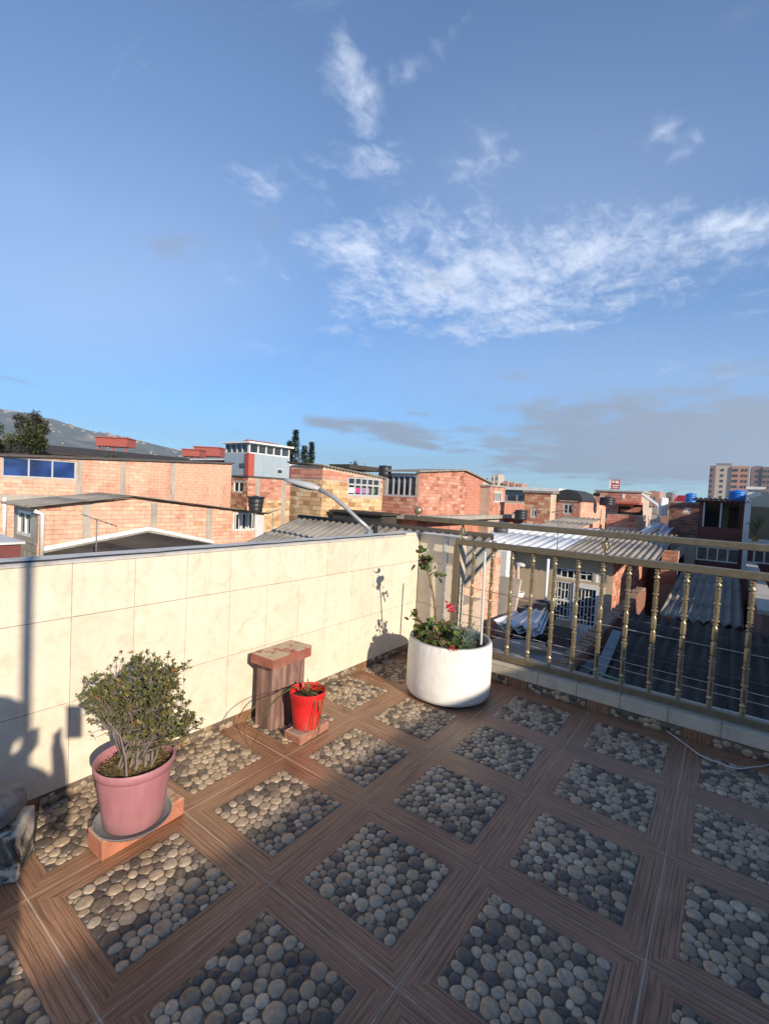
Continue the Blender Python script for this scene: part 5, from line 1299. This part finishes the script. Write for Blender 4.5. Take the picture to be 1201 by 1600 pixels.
wall(h.root, h.L, [(0, h.zt), (h.wl, h.zt)], 0, m_mortar, [a]); wall(h.root, h.R, [(0, h.zt), (h.wr, h.zt)], 0, m_mortar); h.back(m_mortar); h.br.lay(h.L, 0, h.wl, h.zt-1.75, [(0, h.zt), (h.wl, h.zt)], BR_DARK, .34, .14, [a], [], 3); h.br.finish(); window(h.root, h.L, *a, 2, 1, m_white, m_glass, .05)
h.slab(m_concrete, h.zt+.001, h.zt+.06, .03)
h = House('red_shed', 'bright red ribbed metal shed behind the brown brick gable', 1070, 774, 27., pxl=1048, wr=2, pyl=773, cat='shed')
pf = [(0, h.zt-.55), (.35, h.zt), (h.wl, h.zt)]; m_brred = plain('bright_red_metal', (.60, .035, .05), .5, .1)
wall(h.root, h.L, pf, 0, m_brred); wall(h.root, h.R, [(0, h.zt), (2, h.zt)], 0, m_brred)
for k in range(6): mb = MB(); h.L.box(mb, .4+k*.11, .43+k*.11, .001, .02, h.zt-.6, h.zt-.02); mb.build('rib', m_brred, h.root)
m_bluet = plain('blue_plastic', (.02, .16, .55), .4, .15)
tank('water_tank', 'blue water tank beside the red shed', at(1078, 786, 25.), .26, .52, m_bluet, 4)
h = House('dark_roofed_house', 'shaded house with open rooftop room, black corrugated roof and maroon wall', 1167, 784, 20., pxl=1087, wr=6, pyl=782)
zo = h.l(1120, 824)[1]; zt = h.zt; zm = h.l(1120, 851)[1]; zw = h.l(1120, 878)[1]; op = (.35, h.wl-.02, zo, zt-.12)
wband = (.15, h.wl-.1, zw, zm-.12)
wall(h.root, h.L, [(0, zt), (h.wl, zt)], 0, m_maroon, [op, wband]); wall(h.root, h.R, [(0, zt), (h.wr, zt)], 0, m_maroon); h.back(m_maroon)
MB().box(-h.wl+.2, -.2, 2.2, 2.3, zo-.3, zt).build('room_wall', m_tan, h.root); MB().box(-h.wl+.2, -.2, .17, 2.2, zo-.35, zo-.3).build('room_floor', m_concrete, h.root)
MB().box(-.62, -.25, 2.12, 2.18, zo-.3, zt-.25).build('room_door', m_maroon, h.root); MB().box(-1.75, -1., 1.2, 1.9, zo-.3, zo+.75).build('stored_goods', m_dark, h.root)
for x_ in (-h.wl+.33, -h.wl+.95): MB().box(x_-.03, x_+.03, -.05, .0, zo, zt-.1).build('roof_post', m_greywhite, h.root)
corrugated((-h.wl-.15, -.35, zt-.02), (.1, -.35, zt-.02), (-h.wl-.15, 3., zt+.14), (.1, 3., zt+.14), .2, .035, plain('black_fibre', (.03, .03, .032), .9, .3), h.root, 1, 3)
window(h.root, h.L, *wband, 4, 1, m_white, plain('net_curtain', (.22, .16, .13), .8, .5, 9), .06, 'window_band')
tank('water_tank', 'large blue water tank on the black corrugated roof', at(1151, 783, 21.5), .34, .50, m_bluet, 4)
h = House('white_house', 'white house with plant balcony and arched cream gable', 1235, 770, 19., pxl=1166, wr=6, pyl=768)
zt = h.l(1185, 782)[1]; zb1 = h.l(1185, 850)[1]; op = h.lrect(1172, 792, 1215, 843); wb = (h.l(1176, 870)[0], h.wl-.3, h.l(1180, 880)[1], h.l(1180, 858)[1])
m_cream = plain('cream_wall', (.58, .53, .42), .85, .1)
arch = [(h.wl*k/10, zt+.45*math.sin(math.pi*(k/10)*.5)) for k in range(11)]
wall(h.root, h.L, arch, zb1, m_cream, [op]); wall(h.root, h.L, [(0, zb1-.002), (h.wl, zb1-.002)], 0, m_maroon, [wb], name='lower_wall'); wall(h.root, h.R, [(0, zt), (h.wr, zt)], 0, m_cream); h.back(m_cream, zt)
MB().box(-h.wl+.17, -.17, 1.6, 1.7, zb1, zt).build('balcony_back', plain('beige_wall', (.5, .42, .28), .85), h.root); MB().box(-h.wl+.17, -.17, .17, 1.6, zb1-.1, op[2]-.05).build('balcony_floor', m_concrete, h.root)
mb = MB(); h.L.box(mb, -.02, op[0]+.02, .002, .06, op[2]-.02, zt); h.L.box(mb, -.02, h.wl, .002, .07, zb1, op[2]-.022); mb.build('white_trim', m_white, h.root)
MB().box(-h.wl-.02, -h.wl+.65, .0, .9, zt+.46, zt+.58).build('chimney_slab', m_white, h.root); MB().box(-h.wl+.05, -h.wl+.5, .1, .8, zt+.1, zt+.459).build('chimney', m_white, h.root)
window(h.root, h.L, *wb, 2, 1, m_white, m_glass, .06)
mb = MB(); h.L.box(mb, .03, .2, .071, .1, wb[2]-.4, zb1-.01); mb.build('white_post', m_white, h.root)
bp = at(1179, 841, 19.2)
fp = thing('flower_pot', 'ochre flower pot on the white house balcony', 'pot', bp-Vector((0, 0, .12)))
MB().lathe([(0, 0), (.09, 0), (.14, .2), (.15, .22), (.12, .2), (0, .19)], 16).build('body', plain('ochre_clay', (.45, .27, .1), .8), fp, True, sharp=50)
bpl = thing('balcony_plant', 'spindly plant in the ochre pot on the white house balcony', 'plant', bp+Vector((0, 0, .07)))
mb = MB(); st = MB()
for k in range(10):
    e = Vector((rp.gauss(0, .14), rp.gauss(0, .1), rp.uniform(.3, .8))); st.tube([(0, 0, 0), e*.5+Vector((0, 0, .05)), e], [.012, .01, .006], 4)
    for q in range(16): mb.leaf(e+rdir(0)*.1, rdir(.1), rp.uniform(.06, .11), .05, rp.random())
st.build('stems', m_stem, bpl); tag(mb.build('foliage', m_leaf, bpl), kind='stuff')

# ------------------------------------------------------------------ behind the left houses
h = House('industrial_shed', 'long dark roofed shed with red and white striped band behind the brick house', 30, 703, 38., pxr=330, wl=16, pyr=724, cat='shed')
wall(h.root, h.R, [(0, h.zt), (h.wr, h.zt)], 0, plain('ochre_wall', (.55, .42, .25), .8)); wall(h.root, h.L, [(0, h.zt), (16, h.zt)], 0, m_concrete)
a_ = 1.
for k, w_ in enumerate((1.2, 2.8, 1.0, 2.6, 2.4, 3.6, 1.4, 3., 3., 3., 2., 3., 3., 3.)):
    mb = MB(); h.R.box(mb, a_, a_+w_-.02, .01, .08, h.zt-1.3, h.zt-.15); mb.build('painted_panel', (plain('faded_red', (.45, .16, .09), .8), m_white)[k % 2], h.root); a_ += w_
mb = MB(); xr = -13.; yr = h.wr+.5
mb.add([(.6, -.6, h.zt), (.6, yr, h.zt), (xr/2, yr, h.zt+1.0), (xr/2, -.6, h.zt+1.0), (xr, yr, h.zt), (xr, -.6, h.zt), (.6, -.6, h.zt-.12), (.6, yr, h.zt-.12), (xr, yr, h.zt-.12), (xr, -.6, h.zt-.12)],
       [(0, 1, 2, 3), (3, 2, 4, 5), (0, 6, 7, 1), (0, 3, 5, 9, 6), (1, 7, 8, 4, 2), (5, 4, 8, 9), (6, 9, 8, 7)]); mb.build('roof', m_asb_dark, h.root)
def red_cabin(label, px0, px1, y0, y1, d):
    a, b = at(px0, y1, d), at(px1, y1, d); hh = at(px0, y0, d).z-a.z; L_ = (b-a).length; an_ = math.atan2(b.y-a.y, b.x-a.x)
    t_ = thing('red_cabin', label, 'cabin', (a.x, a.y, a.z-2.), an_); mr = plain('rust_red', (.36, .09, .07), .7, .15)
    MB().box(0, L_, 0, 2.2, 2., 2.+hh).build('body', mr, t_)
    k = .15
    while k < L_-.2: MB().box(k, k+.12, -.05, -.001, 2.05, 2.+hh-.05).build('rib', mr, t_); k += .42
    for x_ in (.3, L_*.5, L_-.3): MB().box(x_-.1, x_+.1, .3, .5, -2.5, 2.).build('leg', mr, t_)
    MB().box(-.1, L_+.1, -.15, 2.3, 2.+hh+.001, 2.+hh+.12).build('roof', mr, t_)
red_cabin('rust red ribbed cabin on legs standing alone above the striped shed', 149, 198, 683, 696, 62.)
red_cabin('smaller rust red ribbed cabin beside the blue grey house', 284, 311, 702, 712, 62.)
red_cabin('rust red ribbed cabin touching the smaller one near the blue grey house', 302, 343, 698, 711, 66.)
h = House('maroon_roof_house', 'low house with maroon roof band and white line left of the blue grey house', 364, 719, 29., pxl=300, pyl=716, wr=5)
wall(h.root, h.L, [(0, h.zt), (h.wl, h.zt)], 0, m_maroon); wall(h.root, h.R, [(0, h.zt), (5, h.zt)], 0, m_maroon); h.slab(m_white, h.zt+.001, h.zt+.10, .1)

# ------------------------------------------------------------------ trees
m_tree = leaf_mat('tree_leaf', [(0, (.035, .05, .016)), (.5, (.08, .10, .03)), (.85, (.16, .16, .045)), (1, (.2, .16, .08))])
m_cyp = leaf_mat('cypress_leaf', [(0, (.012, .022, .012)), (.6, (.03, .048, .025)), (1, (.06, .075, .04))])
m_bark = plain('bark', (.12, .09, .065), .95, .3, 6)
def broad_tree(name, label, base, hgt, rad_, m, n=900, leaf=.16, seed=1, gaps=.5):
    r_ = random.Random(seed); t_ = thing(name, label, 'tree', base); tr_ = MB(); cr = MB()
    tr_.tube([(0, 0, 0), (.1, 0, hgt*.35), (.0, .1, hgt*.6)], [.2, .15, .1], 8)
    for k in range(12):
        v = Vector((r_.gauss(0, 1), r_.gauss(0, 1), r_.uniform(-.5, 1))).normalized()
        c = Vector((0, 0, hgt-rad_*.9))+Vector((v.x*rad_*.75, v.y*rad_*.75, v.z*rad_*.85))
        tr_.tube([(0, .05, hgt*.45), c*.5+Vector((0, 0, hgt*.25)), c], [.06, .03, .012], 5)
        rc = rad_*r_.uniform(.25, .5)
        for q in range(n//12):
            w = Vector((r_.gauss(0, 1), r_.gauss(0, 1), r_.gauss(0, .8))); w = w.normalized()*rc*r_.random()**.4
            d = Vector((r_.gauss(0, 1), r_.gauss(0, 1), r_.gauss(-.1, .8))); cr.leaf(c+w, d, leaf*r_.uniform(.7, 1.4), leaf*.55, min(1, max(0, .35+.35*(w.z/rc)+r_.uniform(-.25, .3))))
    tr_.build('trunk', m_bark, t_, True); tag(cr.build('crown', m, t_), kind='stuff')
def cypress(label, base, hgt, w_, seed):
    r_ = random.Random(seed); t_ = thing('cypress_tree', label, 'tree', base); cr = MB()
    MB().tube([(0, 0, 0), (0, 0, hgt*.95)], [.16, .02], 7).build('trunk', m_bark, t_, True)
    for k in range(1700):
        f_ = r_.random()**.85; z = hgt*(.25+.75*f_); rr_ = w_*(1-f_)**.7*(.55+.45*math.sin(f_*26+seed)**2)+.04; a = r_.uniform(0, 6.28); q = rr_*math.sqrt(r_.random())
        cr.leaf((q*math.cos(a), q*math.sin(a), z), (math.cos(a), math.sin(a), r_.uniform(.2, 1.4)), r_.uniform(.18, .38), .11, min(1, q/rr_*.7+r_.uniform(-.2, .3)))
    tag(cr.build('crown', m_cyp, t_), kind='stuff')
b = at(20, 705, 32); broad_tree('leafy_tree', 'green leafy tree rising behind the blue glazed loggia', (b.x, b.y, G), b.z-G+2.2, 1.75, m_tree, 5200, .20, 3)
b = at(47, 690, 34); broad_tree('sparse_tree', 'sparser brownish tree growing beside the leafy green tree', (b.x, b.y, G), b.z-G+2.1, 1.1, leaf_mat('brown_leaf', [(0, (.05, .045, .02)), (.6, (.10, .09, .05)), (1, (.17, .14, .09))]), 2600, .17, 8)
b = at(175, 716, 30); broad_tree('rooftop_shrub', 'small green shrub showing over the dark roof edge', (b.x, b.y, b.z-1.), 1.35, .45, m_tree, 300, .10, 5)
for k, (px, py, d, w_, lab) in enumerate(((462, 674, 38, 1.15, 'tallest dark cypress tree behind the yellow brick house'), (453, 691, 37, .75, 'slim dark cypress tree touching the blue grey house'), (476, 699, 39, .95, 'short dark cypress tree between two others'), (487, 693, 40, .6, 'slender dark cypress tree on the open side of the group'))):
    p = at(px, py, d); cypress(lab, (p.x, p.y, G), p.z-G, w_, k+1)
b = at(558, 734, 45); broad_tree('dark_tree', 'dark round tree top showing over the grey workshop', (b.x, b.y, G), b.z-G+.7, .9, m_cyp, 300, .2, 9)

# ------------------------------------------------------------------ towers, far city, hills
def tower(label, px0, px1, ytop, d, dep, mats, floors, cols, group=None, step=0):
    a, b = at(px0, ytop, d), at(px1, ytop, d); w_ = b.x-a.x; H = (a.z+b.z)/2-G
    t_ = thing('apartment_tower', label, 'tower', (a.x, a.y, G), 0, group)
    MB().box(0, w_, 0, dep, 0, H).build('wall', mats[0], t_); MB().box(w_*.15, w_*.55, dep*.2, dep*.6, H+.01, H+w_*.09).build('lift_house', m_concrete2, t_)
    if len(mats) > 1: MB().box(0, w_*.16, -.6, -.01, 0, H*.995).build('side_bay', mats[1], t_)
    if len(mats) > 2: MB().box(w_*.56, w_*1.0, -.7, -.011, 0, H*.99).build('brick_bay', mats[2], t_)
    wm = MB().box(-.5, .5, -.5, .5, -.5, .5).mesh('window', m_glass); fh = 3.*max(1, d/260.)
    for i in range(floors):
        z = H-fh*(i+.8)
        for c in cols: inst('window', wm, t_, (w_*c[0], -.75 if c[0] > .56 or c[0] < .16 else -.05, z), (0, 0, 0), (w_*c[1], .3, fh*.45))
m_tcream = plain('tower_cream', (.50, .42, .34), .9, .06, .05); m_tbrick = plain('tower_brick', (.46, .25, .18), .9, .08, .05); m_tdark = plain('tower_dark', (.24, .17, .16), .9, .08, .05)  # the third is a plain dark brown for bays and blocks
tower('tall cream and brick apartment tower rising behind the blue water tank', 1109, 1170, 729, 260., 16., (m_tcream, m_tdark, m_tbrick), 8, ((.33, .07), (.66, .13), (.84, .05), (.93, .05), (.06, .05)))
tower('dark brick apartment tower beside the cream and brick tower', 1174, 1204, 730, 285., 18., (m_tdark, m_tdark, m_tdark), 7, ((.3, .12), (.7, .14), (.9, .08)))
m_tfar = plain('tower_far', (.48, .36, .28), .9, .06, .02)
for k, (a_, b_, y_, lab) in enumerate(((748, 754, 746, 'slimmest far pale tower above the red gable'), (768, 773, 742, 'far pale tower, first of a tight pair beyond the red gable'), (774, 780, 741, 'far pale tower, second of a tight pair beyond the red gable'), (786, 795, 752, 'far orange tower next to the pale pair'), (797, 805, 754, 'far orange tower in the middle of the orange row'), (807, 817, 756, 'widest far orange tower at the end of the orange row'))):
    tower(lab, a_, b_, y_, 620., 20., (m_tcream if k < 3 else m_tbrick,), 3, ((.3, .2), (.7, .2)), 'far towers beyond the red house')
for k, (px0, px1, y_, d, lab) in enumerate(((1012, 1032, 768, 150., 'distant brick block beyond the sloping chute'), (1040, 1052, 770, 170., 'distant grey block beside the red shed'), (906, 930, 772, 120., 'distant brick block beyond the vaulted roof'), (690, 742, 752, 90., 'distant grey house hidden behind the red gable'))):
    tower(lab, px0, px1, y_, d, 12., ((m_tbrick, m_tdark)[k % 2],), 2, ((.25, .15), (.6, .15)))
far = MB(); r7 = random.Random(12)
for k in range(900):
    d = r7.uniform(110, 900)**1.; az = r7.uniform(rad(-88), rad(8))
    x_, y_ = CAM.x+d*math.sin(az)*1.0, CAM.y+d*math.cos(az); w_, dp, hh = r7.uniform(5, 12), r7.uniform(5, 12), r7.uniform(4.5, 7.3)
    far.box(x_, x_+w_, y_, y_+dp, G, G+hh)
t = Nt('far_roofs'); v = t.n('TexVoronoi'); v.inputs['Scale'].default_value = .09; t.lk(t.pos(), v.inputs['Vector'])
sx = t.n('SeparateColor'); t.lk(v.outputs['Color'], sx.inputs[0])
fm = t.set(t.ramp(sx.outputs[0], [(0, (.24, .13, .10)), (.4, (.38, .22, .16)), (.65, (.35, .31, .27)), (.9, (.55, .5, .45))]), .9)
tag(far.build('far_city', fm), 'low brick city spreading to the horizon', None, None, 'stuff')
# hills with scattered houses
ridge = [(-260, 610), (-120, 622), (0, 642), (60, 653), (130, 673), (200, 687), (270, 703), (330, 712), (400, 722), (470, 732), (560, 748), (640, 765)]
hv = []; nx_, ny_ = 90, 16
for i in range(nx_+1):
    f_ = i/nx_*(len(ridge)-1); k = min(int(f_), len(ridge)-2); px = ridge[k][0]+(ridge[k+1][0]-ridge[k][0])*(f_-k); py = ridge[k][1]+(ridge[k+1][1]-ridge[k][1])*(f_-k)
    topp = at(px, py, 1900.); foot = at(px, py, 1000.)
    for j in range(ny_+1):
        s_ = j/ny_; p = foot.lerp(topp, s_); e = math.sin(s_*math.pi/2)**1.3
        z = G+(topp.z-G)*e+(9*mnoise.noise(Vector((p.x*.006, p.y*.006, 3)))+4*mnoise.noise(Vector((p.x*.02, p.y*.02, 1))))*min(1, s_*2)*(.4 if j == ny_ else 1)
        hv.append((p.x, p.y, max(z, G-1)))
hf = [(i*(ny_+1)+j, (i+1)*(ny_+1)+j, (i+1)*(ny_+1)+j+1, i*(ny_+1)+j+1) for i in range(nx_) for j in range(ny_)]
t = Nt('hill_ground'); p = t.pos(); n = t.noise(p, .012, 7, .65); 
t.bump(n, .6, 8.); hm = t.set(t.ramp(n, [(.35, (.05, .065, .045)), (.5, (.09, .10, .07)), (.62, (.20, .17, .13)), (.75, (.30, .24, .19))]), .95)
o = MB().add(hv, hf).build('hills', hm, None, True); tag(o, 'hazy hillside with scattered houses', None, None, 'structure')
hs = MB(); 
for k in range(900):
    i, j = r7.randrange(nx_), r7.randrange(3, ny_-1)
    if mnoise.noise(Vector((i*.21, j*.35, 5))) < .02: continue
    a, b = Vector(hv[i*(ny_+1)+j]), Vector(hv[(i+1)*(ny_+1)+j+1]); c = a.lerp(b, r7.random()); w_ = r7.uniform(3, 8)
    hs.box(c.x-w_, c.x+w_, c.y-w_*.6, c.y+w_*.6, c.z-4, c.z+r7.uniform(2, 5))
tag(hs.build('hillside_houses', plain('hillside_house', (.36, .28, .23), .9, .3, .03)), 'pale houses scattered over the far hillside', None, None, 'stuff')

# ------------------------------------------------------------------ unseen houses on the right shading the terrace; further two added, with sun gaps
def shade_caster_house(label, x0, y0, y1, z0, z1, win=True):
    t_ = thing('shade_caster_house', label, 'house', (x0, y0, G)); L_ = y1-y0
    F_ = Face((0, L_), (0, -1))
    mb = MB(); mb.add([(0, 0, 0), (9, 0, 0), (9, L_, 0), (0, L_, 0), (0, 0, z0-G), (9, 0, z0-G), (9, L_, z1-G), (0, L_, z1-G)], [(3, 2, 1, 0), (4, 5, 6, 7), (0, 1, 5, 4), (1, 2, 6, 5), (2, 3, 7, 6), (3, 0, 4, 7)]); mb.build('wall', m_tan, t_)
    k = 1.2
    while k < L_-2: 
        mb = MB(); F_.box(mb, L_-k-1.2, L_-k, .005, .05, -G+.9, -G+2.0); w_ = mb.build('window', m_white, t_); mb = MB(); F_.box(mb, L_-k-1.1, L_-k-.1, .051, .06, -G+1.0, -G+1.9); mb.build('pane', m_glass, t_); k += 2.8
SX = 5.6; SZ = (SX-.33)*.459
shade_caster_house('tan rendered house whose shadow covers the terrace floor', SX, -9., 7.4, SZ-.02, SZ+.04)
shade_caster_house('low tan rendered house standing past the shaded roofs', SX, 10.8, 13.4, SZ-.3, SZ+.7)
shade_caster_house('tallest tan rendered house at the end of the row', SX, 15.6, 26., SZ+.9, SZ+1.4)

# ------------------------------------------------------------------ the person taking the picture (their shadow falls on the parapet)
PB = Vector((2.10, -2.74, 0))
per = thing('person', 'standing person in dark jacket holding a phone up in both hands', 'person', PB)
J = [(0, 0, .95), (0, 0, 1.12), (0, 0, 1.32), (0, 0, 1.44), (0, 0, 1.53), (-.02, .03, 1.62), (-.02, .03, 1.72)]      # pelvis..crown
fwd = Vector((-.60, .80, 0)); sd = Vector((.80, .60, 0))
def Q(s_, f_, z): v = sd*s_+fwd*f_; return (v.x, v.y, z)
pts = [Q(0, 0, .95), Q(0, .0, 1.12), Q(0, -.01, 1.32), Q(0, -.01, 1.44), Q(0, .0, 1.52), Q(0, .02, 1.60), Q(0, .03, 1.70)]
rs = [(.15, .11), (.135, .10), (.16, .11), (.10, .08), (.05, .05), (.085, .09), (.075, .085)]; ed = [(0, 1), (1, 2), (2, 3), (3, 4), (4, 5), (5, 6)]
for s_ in (-1, 1):
    b0 = len(pts); pts += [Q(.10*s_, 0, .88), Q(.105*s_, .02, .50), Q(.11*s_, -.01, .09), Q(.13*s_, .13, .03)]; rs += [(.085, .09), (.058, .062), (.040, .045), (.038, .03)]; ed += [(0, b0), (b0, b0+1), (b0+1, b0+2), (b0+2, b0+3)]
    b0 = len(pts); pts += [Q(.19*s_, -.01, 1.40), Q(.24*s_, .08, 1.17), Q(.085*s_, .285, 1.36), Q(.045*s_, .325, 1.42)]; rs += [(.058, .06), (.043, .043), (.03, .03), (.032, .022)]; ed += [(3, b0), (b0, b0+1), (b0+1, b0+2), (b0+2, b0+3)]
me = bpy.data.meshes.new('body'); me.from_pydata(pts, ed, [])
bo = bpy.data.objects.new('body', me); link(bo, per)
sk = bo.modifiers.new('skin', 'SKIN'); sk.use_smooth_shade = True
for v, r_ in zip(me.skin_vertices[0].data, rs): v.radius = r_
me.skin_vertices[0].data[0].use_root = True
sb = bo.modifiers.new('sub', 'SUBSURF'); sb.levels = 2; sb.render_levels = 2
me.materials.append(plain('dark_jacket', (.05, .055, .07), .9, .2, 20))
MB().sphere(Q(0, .015, 1.66), .098, 16, 10, (1, 1, 1.08)).build('hair', plain('dark_hair', (.02, .015, .012), .6), per, True)
MB().sphere(Q(0, .05, 1.62), .082, 16, 10, (.9, .9, 1.2)).build('face', plain('skin', (.42, .26, .18), .6, .05), per, True)
for s_ in (-1, 1):
    for k in range(4):
        z = 1.40+.02*k; MB().tube([Q(.052*s_, .30, z-.005), Q(.058*s_, .335, z), Q(.045*s_, .352-.0, z+.003)], [.009, .009, .008], 6).build('finger', MATS['skin'], per, True)
phv = CAM-PB; ph = thing('phone', 'black phone held upright by the person', 'phone', CAM-FWD*.016-UPV*.045)
o = inst('case', bevel_box(.074, .155, .008, .003, 2, m_black, 'case'), ph); o.rotation_euler = Matrix(((RGT.x, UPV.x, -FWD.x), (RGT.y, UPV.y, -FWD.y), (RGT.z, UPV.z, -FWD.z))).to_euler()

# ------------------------------------------------------------------ air
HZ = MB().box(-3900, 3900, -1400, 4900, G-3, 420)
t = Nt('haze_air'); t.t.nodes.remove(t.b); pv = t.n('VolumePrincipled'); pv.inputs['Color'].default_value = (.74, .87, 1, 1); pv.inputs['Density'].default_value = .00028; pv.inputs['Anisotropy'].default_value = .2
t.lk(pv.outputs[0], t.o.inputs['Volume'])
tag(HZ.build('haze', t.m), 'thin bluish haze in the air over the city', None, None, 'stuff')
